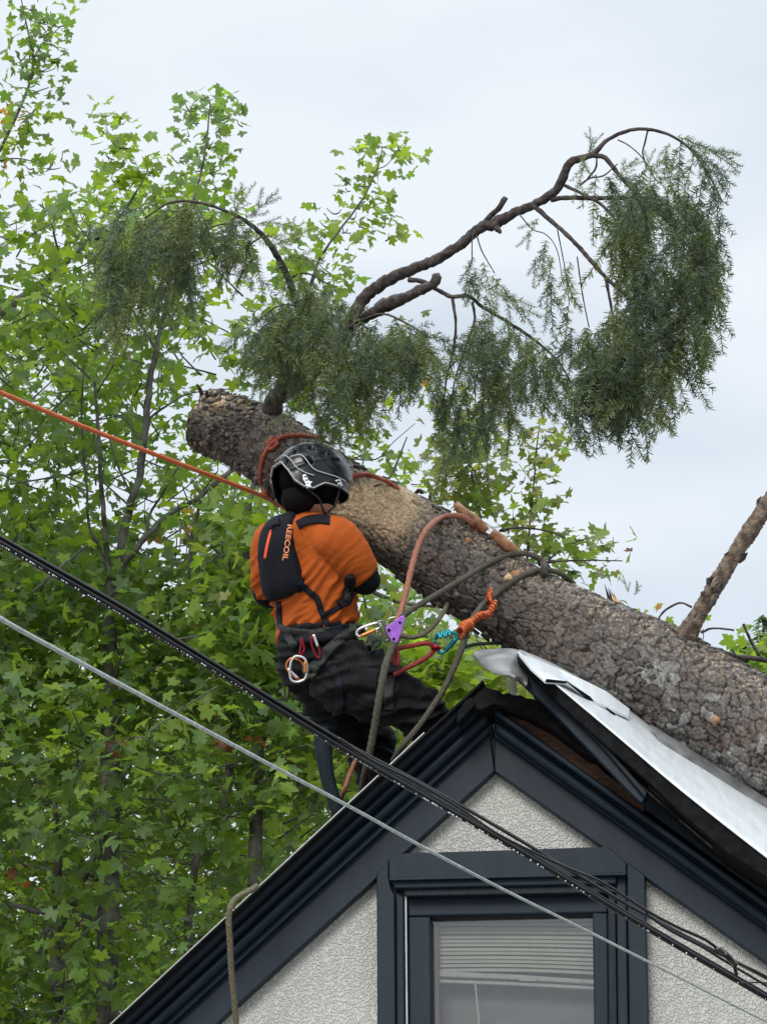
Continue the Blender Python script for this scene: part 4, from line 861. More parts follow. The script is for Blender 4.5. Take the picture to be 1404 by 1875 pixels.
# B: maple with forked trunk
tB = thing('maple_tree', 'tall leafy maple with a grey forked trunk standing behind the orange winch line', 'tree', Vector((W(190, 1500, 23).x, W(190, 1500, 23).y, 0)))
L_ = []; T_ = []
base_trunk(tB, 203, 1250, 23, 17, .2)
wood(tB, 'trunk', [(204, 1255, 23, 17), (200, 1160, 23, 15), (203, 1105, 23, 13), (206, 1062, 23, 14)])
for s in ([(212, 1070, 23, 9), (222, 1000, 23, 9), (238, 930, 23, 8.5), (256, 870, 23, 8), (266, 790, 23, 7.5), (275, 700, 23, 6.5), (288, 630, 23, 5.5), (305, 550, 23, 4), (330, 440, 23, 3.4), (365, 330, 23, 2.6), (378, 260, 23, 2), (385, 190, 23, 1.4)],
          [(200, 1068, 23, 7), (196, 1010, 23, 6), (190, 940, 23, 5), (184, 860, 23, 4.5), (180, 790, 23, 4), (174, 700, 23, 3)],
          [(210, 1062, 23, 8), (228, 1030, 23, 7.5), (262, 990, 23, 6.5), (285, 965, 23, 6), (320, 935, 23, 5), (360, 915, 23, 5), (400, 880, 23, 5.5), (440, 850, 23, 4)],
          [(200, 1050, 23, 4), (185, 1010, 23, 3.5), (163, 960, 23, 3), (160, 900, 23, 2.6), (152, 820, 23, 2.4), (150, 740, 23, 2), (156, 650, 23, 1.4)],
          [(274, 985, 23, 4), (272, 950, 23, 3), (300, 900, 23, 2.4), (330, 850, 23, 1.8)],
          [(340, 1090, 22.8, 3.5), (347, 1030, 22.8, 4), (352, 985, 22.8, 4), (362, 940, 22.8, 3.4), (375, 890, 22.8, 2.5)],
          [(352, 990, 22.8, 2), (335, 965, 22.8, 1.5), (325, 920, 22.8, 1.2)],
          [(286, 640, 23, 3.4), (262, 600, 23, 2.8), (240, 560, 23, 2.2), (232, 520, 23, 1.6)], [(282, 620, 23, 2), (310, 590, 23, 1.5), (330, 560, 23, 1)],
          [(268, 770, 23, 3), (310, 740, 23, 2.2), (350, 720, 23, 1.6), (420, 712, 23, 1.2)], [(262, 830, 23, 2.5), (240, 780, 23, 2), (205, 760, 23, 1.4), (150, 780, 23, 1)],
          [(60, 1085, 22.5, 3), (110, 1040, 22.5, 3), (160, 998, 22.5, 2.5)], [(240, 905, 23, 2.4), (215, 850, 23, 2), (200, 800, 23, 1.4)]): wood(tB, 'limb', s, 8)
blobs([(190, 208, 22, 10), (212, 215, 12, 12), (180, 228, 14, 18), (205, 245, 22, 16), (240, 250, 18, 10), (225, 265, 24, 14), (205, 285, 20, 16, 'y'), (245, 290, 24, 16, 'm'), (230, 310, 40, 18, 'y'), (270, 310, 22, 16, 'y'), (205, 330, 16, 14, 'm'), (255, 340, 34, 18, 'y'), (230, 365, 40, 16, 'm'), (290, 350, 26, 18, 'm')], 23, .4, .105, 'ym', L_, 1.3, T_)
blobs([(370, 175, 30, 10), (345, 195, 18, 14), (385, 195, 34, 16), (420, 210, 24, 12), (440, 225, 14, 14), (360, 220, 26, 12), (400, 235, 24, 14), (350, 245, 14, 10), (380, 265, 24, 18, 'b'), (405, 285, 14, 14), (350, 285, 18, 12), (375, 300, 26, 14), (330, 310, 18, 14), (395, 325, 20, 14, 'm'), (360, 340, 34, 14, 'm'), (400, 350, 14, 14, 'y')], 23, .4, .105, 'mb', L_, 1.35, T_)
mass([(150, 400), (330, 350), (420, 380), (430, 470), (400, 480), (350, 540), (430, 580), (420, 640), (330, 640), (300, 700), (440, 690), (500, 720), (350, 730), (340, 800), (480, 900), (500, 1180), (0, 1180), (0, 640), (60, 600), (100, 480)], 430, 23, 1.3, .115, ['m', 'y', 'my', 'b', 'd', 'm', 'dm', 'y'], L_, HOLES, (3, 8), .17, T_, 11, .38)
mass([(-400, 600), (190, 600), (190, 1150), (-400, 1150)], 430, 24, 1.0, .12, ['m', 'd', 'my', 'b'], L_, HOLES, (3, 8), .17, T_, 12, .36)
mass([(-400, 1000), (560, 1040), (570, 1340), (-400, 1340)], 540, 22.3, 1.0, .12, ['m', 'y', 'my', 'b', 'm', 'd'], L_, HOLES, (4, 9), .22, T_, 13, .25)
cluster(345, 970, 22.8, 4, .2, .1, 'o', L_); cluster(390, 955, 22.8, 4, .15, .1, 'o', L_); cluster(390, 1170, 22, 3, .1, .12, 'o', L_)
grow(tB, L_); twigs(tB, T_)
WD = -1.2
# C: low dense maples, mossy stems
tC = thing('maple_tree', 'dense low maple with lichen-grey stems filling the corner below the wires', 'tree', Vector((W(120, 1900, 22).x, W(120, 1900, 22).y, 0)))
L_ = []; T_ = []
base_trunk(tC, 105, 1760, 22.5, 14)
for s in ([(105, 1770, 22.5, 14), (102, 1700, 22.5, 12), (104, 1640, 22.5, 11), (108, 1560, 22.5, 9), (100, 1460, 22.5, 6)], [(110, 1700, 22.5, 8), (140, 1650, 22.5, 9), (158, 1600, 22.5, 8), (185, 1540, 22.5, 7), (212, 1470, 22.5, 7), (235, 1400, 22.5, 4)], [(345, 1760, 22.8, 11), (348, 1670, 22.8, 10), (356, 1600, 22.8, 9), (370, 1540, 22.8, 6)],
          [(20, 1655, 22, 6), (70, 1668, 22, 7), (130, 1670, 22, 6), (190, 1690, 22, 4), (260, 1705, 22, 2.5)], [(70, 1745, 22, 7), (90, 1700, 22, 7), (120, 1730, 22, 5)], [(160, 1600, 22.6, 4), (200, 1625, 22.6, 3.4), (240, 1650, 22.6, 2.6), (330, 1640, 22.6, 1.6)], [(190, 1560, 22.4, 3), (260, 1600, 22.4, 2.5), (310, 1590, 22.4, 1.6), (340, 1560, 22.4, 1.2)], [(225, 1460, 22.4, 2), (300, 1465, 22.4, 1.6), (370, 1470, 22.4, 1.2)], [(415, 1480, 22.8, 12), (418, 1430, 22.8, 11), (424, 1380, 22.8, 8)], [(500, 1435, 22, 6), (530, 1432, 22, 5), (560, 1440, 22, 3)], [(40, 1480, 22, 2), (90, 1470, 22, 1.6)], [(200, 1370, 22, 2), (260, 1350, 22, 2), (330, 1400, 22, 1.6)], [(300, 1690, 22, 3), (330, 1680, 22, 4), (380, 1700, 22, 2)], [(185, 1740, 22, 4), (188, 1700, 22, 3)], [(275, 1340, 21, 2), (330, 1300, 21, 1.8), (400, 1255, 21, 1.2)]): wood(tC, 'limb', s, 8)
HC = [(250, 1570, 75, 42), (110, 1720, 46, 36), (200, 1690, 44, 18), (360, 1620, 26, 30), (245, 1490, 50, 18), (60, 1650, 50, 16), (455, 1480, 40, 20), (140, 1600, 18, 24), (100, 1610, 20, 20)]
mass([(-400, 1240), (640, 1240), (640, 1430), (420, 1700), (300, 1900), (300, 2150), (-400, 2150)], 1000, 21.5, 1.3, .125, ['m', 'b', 'm', 'd', 'bm', 'y', 'd'], L_, HC, (4, 9), .22, T_, 21, .30)
mass([(-400, 1440), (560, 1440), (420, 1650), (300, 2100), (-400, 2100)], 200, 23.8, .8, .12, ['d', 'y', 'dm', 'm'], L_, (), (3, 6), .2, T_, 22, .2)
for x, y in ((218, 1368), (413, 1362), (385, 1305), (466, 1352), (15, 1605), (36, 1620)): cluster(x, y, 20.3, 5, .035, .042, 'r', L_)
grow(tC, L_); twigs(tC, T_)
V = []
tangle = []
for _ in range(150):
    x, y = random.uniform(120, 420), random.uniform(1480, 1700); a = random.gauss(.1, .7); l = random.uniform(30, 120); tangle.append([(x, y, 22.9, 1.0), (x + l * .5 * math.cos(a), y + l * .5 * math.sin(a) + random.gauss(0, 7), 22.9, .9), (x + l * math.cos(a), y + l * math.sin(a) + random.gauss(0, 10), 22.9, .5)])
for _ in range(60):
    x, y = random.uniform(-20, 120), random.uniform(1560, 1860); a = random.gauss(.1, 1); l = random.uniform(30, 90); tangle.append([(x, y, 22.9, 1.2), (x + l * .5 * math.cos(a), y + l * .5 * math.sin(a) + random.gauss(0, 7), 22.9, .9), (x + l * math.cos(a), y + l * math.sin(a) + random.gauss(0, 10), 22.9, .5)])
twigs(tC, [[(a, b, c - 1.2, e) for a, b, c, e in t] for t in tangle], 'dead_twigs')
WD = -.6
# D: maple behind the fir trunk, with a sprig standing up between the fir limbs
tD = thing('maple_tree', 'maple behind the worker with one leafy sprig rising between the two fir limbs', 'tree', Vector((W(560, 1400, 22).x, W(560, 1400, 22).y, 0)))
L_ = []; T_ = []
base_trunk(tD, 470, 1400, 22, 12)
for s in ([(470, 1410, 22, 12), (480, 1300, 22, 10), (470, 1150, 22, 9), (450, 1000, 22, 7), (470, 860, 22, 5), (490, 760, 22, 4), (540, 620, 22, 3.4), (575, 500, 22, 3), (600, 450, 22, 2.6), (660, 370, 22, 2), (690, 310, 22, 1.4), (700, 270, 22, 1)],
          [(500, 1160, 22, 6), (600, 1050, 22, 5), (680, 930, 22, 4), (720, 860, 22, 2.5), (745, 800, 22, 1.5)], [(610, 1040, 22, 5), (720, 1100, 22, 4), (830, 1120, 22, 3), (900, 1200, 22, 2)], [(690, 310, 22, 1.2), (710, 300, 22, 1), (730, 270, 22, .8)], [(640, 840, 22, 2), (690, 840, 22, 1.4), (720, 810, 22, 1), (760, 775, 22, .8)], [(655, 900, 22, 2), (664, 850, 22, 1.5), (670, 810, 22, 1)], [(560, 540, 22, 2), (580, 500, 22, 2)], [(550, 1180, 22.2, 7), (660, 1260, 22.2, 6), (800, 1290, 22.2, 4), (900, 1240, 22.2, 3)]): wood(tD, 'limb', s, 8)
blobs([(668, 256, 26, 8, 'm'), (700, 262, 34, 14, 'm'), (735, 270, 24, 12, 'y'), (748, 290, 14, 12, 'm'), (730, 315, 14, 12, 'm'), (655, 275, 10, 8, 'y'), (690, 290, 22, 12, 'm'), (680, 318, 22, 12, 'y'), (660, 335, 22, 12, 'm'), (690, 345, 16, 18, 'm'), (640, 345, 12, 10, 'm'), (650, 370, 26, 12, 'y'), (690, 380, 26, 12, 'm'), (615, 385, 18, 14, 'b'), (650, 395, 22, 14, 'y'), (600, 410, 22, 14, 'm'), (630, 420, 26, 14, 'y'), (588, 430, 16, 12, 'm'), (665, 410, 14, 12, 'm'), (635, 450, 20, 12, 'y'), (700, 410, 12, 10, 'm'), (712, 435, 8, 12, 'y')], 22, .3, .105, 'ym', L_, 1.15, T_)
blobs([(540, 430, 28, 16), (560, 450, 20, 14), (610, 495, 34, 22, 'm'), (640, 500, 16, 18), (600, 530, 40, 16), (540, 480, 30, 20), (590, 470, 16, 12), (520, 520, 20, 20), (560, 590, 24, 30, 'b'), (460, 560, 26, 20, 'y'), (440, 590, 20, 20), (500, 600, 30, 40), (500, 660, 50, 26), (450, 660, 34, 16), (560, 650, 30, 34, 'y'), (620, 690, 30, 30, 'y'), (650, 720, 30, 20, 'm'), (590, 740, 30, 18, 'y'), (550, 740, 28, 20, 'y'), (680, 760, 26, 14), (710, 690, 26, 12, 'm'), (620, 780, 40, 20, 'y'), (770, 690, 14, 12), (785, 705, 8, 8), (755, 580, 14, 10, 'p'), (735, 720, 10, 14), (470, 700, 30, 12), (690, 800, 24, 12), (650, 830, 40, 16, 'y'), (720, 850, 34, 16, 'm'), (750, 850, 24, 20, 'y'), (700, 870, 40, 12, 'y'), (760, 880, 18, 14, 'y')], 22, .5, .11, 'ym', L_, 1.1, T_)
mass([(400, 860), (520, 900), (600, 980), (700, 1040), (760, 1070), (870, 1130), (900, 1180), (1000, 1250), (1010, 1330), (830, 1420), (560, 1440), (430, 1300), (400, 1100)], 430, 22, 1.5, .125, ['m', 'y', 'p', 'p', 'b', 'my', 'd'], L_, [(683, 1065, 14, 26), (668, 1075, 20, 20), (835, 1120, 16, 12), (437, 912, 30, 20), (402, 865, 14, 14), (415, 960, 12, 10)], (3, 8), .2, T_, 31, .28)
mass([(770, 1200), (830, 1200), (860, 1230), (880, 1280), (800, 1290), (770, 1250)], 26, 19.5, .2, .14, ['y', 'y'], L_, (), (5, 9), .12, None)
mass([(870, 1235), (975, 1250), (965, 1280), (870, 1270)], 18, 19.8, .2, .12, ['y', 'p'], L_, (), (4, 7), .12, None)
mass([(430, 900), (500, 930), (470, 1000), (470, 1100), (520, 1250), (430, 1200)], 60, 21, .4, .13, ['y', 'm'], L_, [(437, 912, 30, 20)], (4, 7), .16, T_)
grow(tD, L_); twigs(tD, T_)
WD = 0
# E: slim pale maple top behind the trunk
tE = thing('maple_tree', 'slim yellowing maple top poking up beyond the fallen trunk and its stripped branch', 'tree', Vector((W(960, 1500, 19).x, W(960, 1500, 19).y, 0)))
L_ = []; T_ = []
base_trunk(tE, 930, 1300, 19, 10)
for s in ([(930, 1310, 19, 10), (950, 1180, 19, 6), (962, 1060, 19, 3.4), (968, 980, 19, 2.6), (972, 930, 19, 2.2), (978, 870, 19, 1.8), (984, 800, 19, 1.4), (990, 768, 19, .9)], [(950, 1180, 19, 5), (900, 1040, 19, 3), (870, 900, 19, 2.4), (850, 800, 19, 1.6), (840, 740, 19, 1)], [(960, 1090, 19, 3.4), (1010, 1020, 19, 2.2), (1060, 990, 19, 1.6), (1110, 985, 19, 1)], [(974, 880, 19, 1), (960, 865, 19, .8), (950, 850, 19, .6)], [(974, 880, 19, 1), (995, 868, 19, .8), (1005, 870, 19, .6)]): wood(tE, 'limb', s, 7)
blobs([(975, 780, 10, 10, 'po'), (1005, 785, 18, 10, 'p'), (1000, 800, 24, 12, 'p'), (975, 815, 24, 12, 'p'), (1010, 820, 14, 12, 'm'), (990, 840, 30, 12, 'p'), (970, 855, 16, 8, 'm'), (1012, 850, 8, 12), (955, 878, 10, 8, 'm'), (1003, 878, 10, 8, 'p'), (940, 868, 5, 10, 'p'), (960, 905, 12, 8), (990, 912, 22, 12, 'p'), (960, 925, 12, 10, 'm'), (1000, 925, 12, 10, 'm'), (940, 945, 10, 14, 'm'), (995, 945, 14, 16, 'p'), (965, 955, 22, 12, 'p'), (970, 985, 34, 14, 'p'), (960, 1005, 26, 14, 'p'), (1000, 1000, 28, 14, 'm'), (1020, 1020, 36, 12, 'p'), (1040, 1000, 20, 14, 'm'), (1060, 985, 16, 8, 'm'), (1075, 1000, 22, 14, 'p'), (1090, 990, 14, 10, 'p'), (1050, 1040, 24, 10, 'm'), (1075, 1050, 14, 8, 'm'), (1112, 1000, 14, 10, 'm'), (1110, 1030, 10, 12, 'm'), (1122, 990, 4, 10, 'r'), (1096, 1040, 10, 12, 'p'), (1030, 1060, 26, 8, 'm')], 19, .25, .082, 'pm', L_, 2.2, T_)
blobs([(845, 740, 24, 14, 'p'), (870, 755, 22, 14, 'p'), (850, 780, 36, 20, 'p'), (885, 790, 16, 16, 'p'), (840, 820, 40, 22, 'p'), (880, 830, 24, 20, 'm'), (850, 860, 44, 22, 'p'), (890, 870, 18, 18, 'p'), (840, 895, 34, 18, 'p'), (880, 905, 28, 20, 'm'), (900, 920, 14, 16, 'p'), (815, 870, 14, 30, 'p'), (870, 935, 26, 12, 'm'), (818, 690, 8, 6, 'o'), (845, 710, 8, 6, 'p'), (900, 935, 10, 12)], 19, .3, .085, 'pm', L_, 2.4, T_)
blobs([(1185, 1122, 12, 6, 'yo'), (1205, 1130, 14, 5, 'y'), (1225, 1138, 12, 5, 'y')], 19, .2, .08, 'y', L_, 1.8)
grow(tE, L_); twigs(tE, T_)
# distant wood that closes the view low down
tF = thing('distant_woodland', 'dark mass of far-off leaves seen through gaps in the maples', 'woodland', Vector((0, W(0, 1500, 34).y, 0))); L_ = []
mass([(-700, 1160), (280, 1130), (640, 1190), (1010, 1230), (1200, 1400), (1200, 2200), (-700, 2200)], 4200, 34, 2.5, .13, ['y', 'm', 'y', 'p'], L_, [(314, 1059, 26, 20)], (5, 8), .4, None)
BV = []; BF = []; BC = []; nb = 0; Ms = leaf_mats(len(L_))
for i, (p, s, tk) in enumerate(L_): V, F = LPR[i % 8]; v = (V * s) @ Ms[i].T + np.array(p); BV.append(v); BF.append(F + nb); nb += len(v); BC.append(np.tile(np.array(tone(tk)), (len(v), 1)))
bpy.data.objects.remove(tF); tag(mesh_np('woodland', np.vstack(BV), np.vstack(BF), M['leaf'], attr=np.vstack(BC)), 'far pale-green woodland seen through gaps in the maples', kind='stuff')
# far conifers at the right edge
def conifer(px, py, d, h, wd, label):
    top = W(px, py, d); t = thing('conifer_tree', label, 'tree', Vector((top.x, top.y, 0))); t['group'] = 'far conifers beyond the trunk'
    tube('trunk', [Vector((top.x, top.y, 0)), Vector((top.x, top.y, top.z * .5)), top], [.35, .22, .02], M['mtrunk'], t, 8)
    V = []; F = []; Cc = []
    for k in range(5200):
        q = random.random() ** .75; z = top.z - q * h; r = wd * q ** .8 * random.uniform(.35, 1.1) * (.75 + .4 * math.sin(z * 5)); a = random.uniform(0, 6.28); p = Vector((top.x + r * math.cos(a), top.y + r * math.sin(a), z - r * .25))
        s = random.uniform(.06, .17); u = Vector((math.cos(a), math.sin(a), -.4)) * s; w2 = Vector((-math.sin(a), math.cos(a), random.uniform(-.4, .4))) * s * .5; n = len(V); V += [tuple(p - w2), tuple(p + w2), tuple(p + u * 1.5)]; F.append((n, n + 1, n + 2)); g = random.uniform(.7, 1.4); Cc += [(.10 * g, .15 * g, .10 * g)] * 3  # pale grey-green needles: distance haze is put into the colour
    o = mesh_np('foliage', V, np.array(F), M['leaf'], t, attr=Cc); o['kind'] = 'stuff'
conifer(1396, 1126, 58, 9, 2.2, 'hazy far conifer, the tallest peeping over the trunk at the frame edge'); conifer(1362, 1168, 54, 8, 1.6, 'hazy small conifer beside the taller one beyond the trunk'); conifer(1440, 1140, 56, 9, 2.4, 'broad far conifer behind the tallest one beyond the trunk')
tG = thing('bush', 'bright green leafy bush top showing beyond the trunk at its far end', 'bush', Vector((W(1400, 1190, 30).x, W(1400, 1190, 30).y, 0))); L_ = []
mass([(1370, 1185), (1404, 1172), (1500, 1170), (1500, 1300), (1400, 1260), (1350, 1215)], 60, 30, .4, .1, ['y', 'm'], L_, (), (5, 9), .2); grow(tG, L_, 100)
tube('trunk', [Vector((ORG[tG.name].x, ORG[tG.name].y, 0)), W(1430, 1220, 30)], [.15, .05], M['mtrunk'], tG, 8)
# ------------------------------------------------------------------ worker
Fb = Vector((.71, .70, 0)).normalized(); Rb = Vector((.70, -.71, 0)).normalized(); Ub = Vector((0, 0, 1))
worker = thing('person', 'climber in black helmet, orange tee and black trousers leaning back beside the trunk', 'person', W(600, 1475, 11.45))
def loft(secs, n=28, sub=5, ax=None, sq=2.0, m=None):
    """secs: (center Vector, a, b) ellipses with axes Rb,Fb (or ax=(A,B)); catmull between"""
    A, B = ax or (Rb, Fb); q = spline([(s[0].x, s[0].y, s[0].z, s[1], s[2]) for s in secs], m or len(secs) * sub); v = []; f = []
    # spline's spacing uses the first two numbers only, so resample by index instead
    Pn = np.array([(s[0].x, s[0].y, s[0].z, s[1], s[2]) for s in secs]); k = len(Pn); tt = np.linspace(0, k - 1, m or k * sub); q = []
    P2 = np.vstack([2 * Pn[0] - Pn[1], Pn, 2 * Pn[-1] - Pn[-2]])
    for t in tt:
        i = min(int(t), k - 2); u = t - i; a, b, c, d = P2[i:i + 4]; q.append(.5 * (2 * b + (c - a) * u + (2 * a - 5 * b + 4 * c - d) * u * u + (3 * b - a - 3 * c + d) * u ** 3))
    for r_ in q:
        c = Vector(r_[:3])
        for j in range(n):
            th = 2 * math.pi * j / n; cs, sn = math.cos(th), math.sin(th); e = 2 / sq
            v.append(c + A * (r_[3] * math.copysign(abs(cs) ** e, cs)) + B * (r_[4] * math.copysign(abs(sn) ** e, sn)))
    mm = len(q)
    for i in range(mm - 1):
        for j in range(n): f.append((i * n + j, i * n + (j + 1) % n, (i + 1) * n + (j + 1) % n, (i + 1) * n + j))
    f.append(tuple(range(n))[::-1]); f.append(tuple((mm - 1) * n + j for j in range(n))); return v, f
def limbv(pts, n=20):
    P = [p[0] for p in pts]; r = [p[1] for p in pts]
    q = []; k = len(P); Pn = np.array([(p.x, p.y, p.z, a) for p, a in zip(P, r)]); P2 = np.vstack([2 * Pn[0] - Pn[1], Pn, 2 * Pn[-1] - Pn[-2]])
    for t in np.linspace(0, k - 1, k * 6):
        i = min(int(t), k - 2); u = t - i; a, b, c, d = P2[i:i + 4]; q.append(.5 * (2 * b + (c - a) * u + (2 * a - 5 * b + 4 * c - d) * u * u + (3 * b - a - 3 * c + d) * u ** 3))
    v, f = tube_data([Vector(x[:3]) for x in q], [x[3] for x in q], n)
    # round ends
    return v, f
def ball(c, rx, ry=None, rz=None, ax=None, n=20, m=14):
    ry = ry or rx; rz = rz or rx; X, Y, Z = ax or (Rb, Fb, Ub); v = [c + Z * rz]; f = []
    for i in range(1, m):
        p = math.pi * i / m
        for j in range(n): t = 2 * math.pi * j / n; v.append(c + X * (rx * math.sin(p) * math.cos(t)) + Y * (ry * math.sin(p) * math.sin(t)) + Z * (rz * math.cos(p)))
    v.append(c - Z * rz); L_ = len(v) - 1
    f += [(0, 1 + j, 1 + (j + 1) % n) for j in range(n)]
    f += [(1 + i * n + j, 1 + (i + 1) * n + j, 1 + (i + 1) * n + (j + 1) % n, 1 + i * n + (j + 1) % n) for i in range(m - 2) for j in range(n)]
    f += [(L_, 1 + (m - 2) * n + (j + 1) % n, 1 + (m - 2) * n + j) for j in range(n)]
    return v, f
def fuse(shapes, voxel=.008, smooth=6, disp=None):
    mb = MB()
    for v, f in shapes: mb.add(v, f)
    me = bpy.data.meshes.new('tmp'); me.from_pydata(mb.v, [], mb.f); bm = bmesh.new(); bm.from_mesh(me); bmesh.ops.recalc_face_normals(bm, faces=bm.faces); bm.to_mesh(me); bm.free()
    o = bpy.data.objects.new('tmp', me); C.objects.link(o)
    r = o.modifiers.new('r', 'REMESH'); r.mode = 'VOXEL'; r.voxel_size = voxel; r.adaptivity = 0
    s = o.modifiers.new('s', 'SMOOTH'); s.factor = .5; s.iterations = smooth
    dg = bpy.context.evaluated_depsgraph_get(); ev = o.evaluated_get(dg); m2 = ev.to_mesh()
    n = len(m2.vertices); V = np.empty(n * 3); m2.vertices.foreach_get('co', V); V = V.reshape(-1, 3); Nn = np.empty(n * 3); m2.vertex_normals.foreach_get('vector', Nn); Nn = Nn.reshape(-1, 3)
    F = [tuple(p.vertices) for p in m2.polygons]; ev.to_mesh_clear(); bpy.data.objects.remove(o)
    if disp is not None: V = V + Nn * disp(V)[:, None]
    return V, F
def bvh(V, F): return BVHTree.FromPolygons([Vector(p) for p in V], F)
NRT, NUP = np.array(RT), np.array(UP)
def folds(V, ang, wl, amp, k=0, lo=0.2, mask=None):
    a = R(ang); x = V @ NRT; y = V @ NUP; z = V @ np.array(FWD); al = x * math.cos(a) + y * math.sin(a); ac = -x * math.sin(a) + y * math.cos(a)
    wv = fbm(al / (wl * 3.2) + z * 3, ac / (wl * 2), k, 3) * 2.2; ph = ac / wl + wv + z * 1.2
    rdg = 1 - np.abs(2 * (ph - np.floor(ph)) - 1); rdg = rdg ** 1.5; am = np.clip((fbm(al / .14 + 5, ac / .10 + z * 5, k + 8, 2) - lo) * 2.4, 0, 1)
    d = amp * rdg * am
    return d if mask is None else d * mask
sho = W(556, 975, 11.30)
tors = [(W(580, 1160, 11.31), .150, .118), (W(579, 1120, 11.3), .150, .118), (W(575, 1075, 11.3), .162, .125), (W(566, 1020, 11.3), .178, .135), (W(558, 985, 11.3), .178, .128), (W(558, 966, 11.3), .135, .10), (W(560, 952, 11.3), .085, .075)]
# one continuous body under the clothes
shR, elR, wrR = W(612, 990, 11.17), W(668, 1062, 11.22), W(660, 1020, 11.46)
shL, elL, wrL = W(502, 990, 11.42), W(490, 1085, 11.52), W(600, 1060, 11.72)
hipR, knR, anR = W(610, 1222, 11.2), W(768, 1302, 11.2), W(806, 1420, 11.42)
hipL, knL, anL = W(600, 1232, 11.4), W(676, 1345, 11.6), W(692, 1462, 11.5)
FH = (Vector((.87, .50, -.22))).normalized(); RH = FH.cross(Vector((0, 0, 1))).normalized(); UH = RH.cross(FH).normalized(); HC_ = W(572, 885, 11.28)
def Hh(f, r, u): return HC_ + FH * f + RH * r + UH * u
body = [loft([(c, a * .9, b * .9) for c, a, b in tors]), limbv([(W(558, 972, 11.3), .062), (W(563, 945, 11.29), .058), (Hh(-.01, 0, -.06), .06)]), ball(Hh(0, 0, .0), .076, .095, .112, (RH, FH, UH)), ball(Hh(.035, 0, -.06), .055, .06, .06, (RH, FH, UH)),
        limbv([(Hh(.085, 0, .005), .010), (Hh(.108, 0, -.028), .015), (Hh(.092, 0, -.036), .012)]), limbv([(Hh(.082, -.022, -.068), .008), (Hh(.093, 0, -.07), .009), (Hh(.082, .022, -.068), .008)]),
        ball(Hh(-.005, .078, -.02), .012, .02, .032, (RH, FH, UH), 10, 8), ball(Hh(-.005, -.078, -.02), .012, .02, .032, (RH, FH, UH), 10, 8),
        ball(Hh(.085, .03, .012), .012, .008, .008, (RH, FH, UH), 10, 8), ball(Hh(.085, -.03, .012), .012, .008, .008, (RH, FH, UH), 10, 8),
        limbv([(shR, .052), (elR, .040), (wrR, .028)]), limbv([(shL, .052), (elL, .040), (wrL, .028)]),
        loft([(W(580, 1150, 11.31), .125, .10), (W(585, 1200, 11.3), .13, .11), (W(590, 1240, 11.3), .11, .10)]),
        limbv([(hipR, .085), (knR, .055), (anR, .038), (anR + Vector((.0, .05, -.05)), .036), (anR + Vector((.12, .14, -.06)), .026)]), limbv([(hipL, .085), (knL, .055), (anL, .038), (anL + Vector((0, .05, -.05)), .036), (anL + Vector((.1, .15, -.06)), .026)])]
def hand(wr, dirn, palmn, curl):
    d = dirn.normalized(); p = palmn.normalized(); s = d.cross(p).normalized(); out_ = [limbv([(wr, .026), (wr + d * .045, .034), (wr + d * .085, .032)])]
    for k, (o, l) in enumerate(((-.030, .070), (-.010, .080), (.010, .075), (.030, .058))):
        a = wr + d * .085 + s * o; b = a + d * l * .35 + p * l * .15 * curl; c = b + d * l * .12 + p * l * .42 * curl; e = c - d * l * .2 * curl + p * l * .18; out_.append(limbv([(a - d * .02, .010), (a, .0095), (b, .009), (c, .0085), (e, .007)], 10))
    a = wr + d * .035 - s * .032; out_.append(limbv([(a, .012), (a - s * .022 + d * .02 + p * .01, .011), (a - s * .018 + d * .045 + p * .035, .009), (a + d * .055 + p * .055, .008)], 10)); return out_
gR = hand(wrR, (W(648, 1000, 11.55) - wrR), Vector((-.6, .2, -.5)), 1.0); gL = hand(wrL, W(625, 1030, 11.76) - wrL, Vector((.2, -.5, -.6)), 1.0)
Vb, Fb_ = fuse(body + gR + gL, .0065, 3)
mesh_np('body', Vb, Fb_, M['skin'], worker, True)
# gloves
for nm, g_ in (('glove', gR), ('glove', gL)):
    V, F = fuse(g_, .0035, 2, lambda V: np.full(len(V), .0035)); mesh_np('glove', V, F, M['sleeve'], worker, True)
# knit under-sleeves
for a, b, c in ((shR, elR, wrR), (shL, elL, wrL)):
    V, F = fuse([limbv([(a.lerp(b, .25), .054), (a.lerp(b, .7), .057), (b, .056), (b.lerp(c, .12), .056), (b.lerp(c, .5), .049), (c, .038)])], .006, 3, lambda V: folds(V, 20, .02, .003, 5)); mesh_np('under_sleeve', V, F, M['sleeve'], worker, True)
# orange tee
slR = [(W(596, 988, 11.2), .078), (W(616, 988, 11.17), .082), (W(640, 1016, 11.18), .077), (W(658, 1040, 11.2), .066), (W(667, 1050, 11.21), .060)]
slL = [(W(515, 990, 11.42), .076), (W(501, 996, 11.42), .078), (W(492, 1040, 11.45), .064), (W(495, 1082, 11.5), .055)]
def dshirt(V):
    y = V @ NUP; q = np.array([proj(v)[1] for v in V[::1]]) if len(V) < 200000 else None
    m = np.clip((q - 1000) / 90, .15, 1)
    return .003 + folds(V, 50, .040, .022, 3, .10, m) + folds(V, 38, .024, .011, 4, .22, m) + folds(V, -35, .03, .006, 14, .35, np.clip((1080 - q) / 60, 0, 1) * .7)
Vs, Fs = fuse([loft([(W(580, 1168, 11.31), .158, .126)] + [(c, a + .006, b + .006) for c, a, b in tors[1:]], sq=2.3), limbv(slR), limbv(slL)], .0068, 4, dshirt)
mesh_np('orange_tee', Vs, Fs, M['orange'], worker, True); BS = bvh(Vs, Fs)
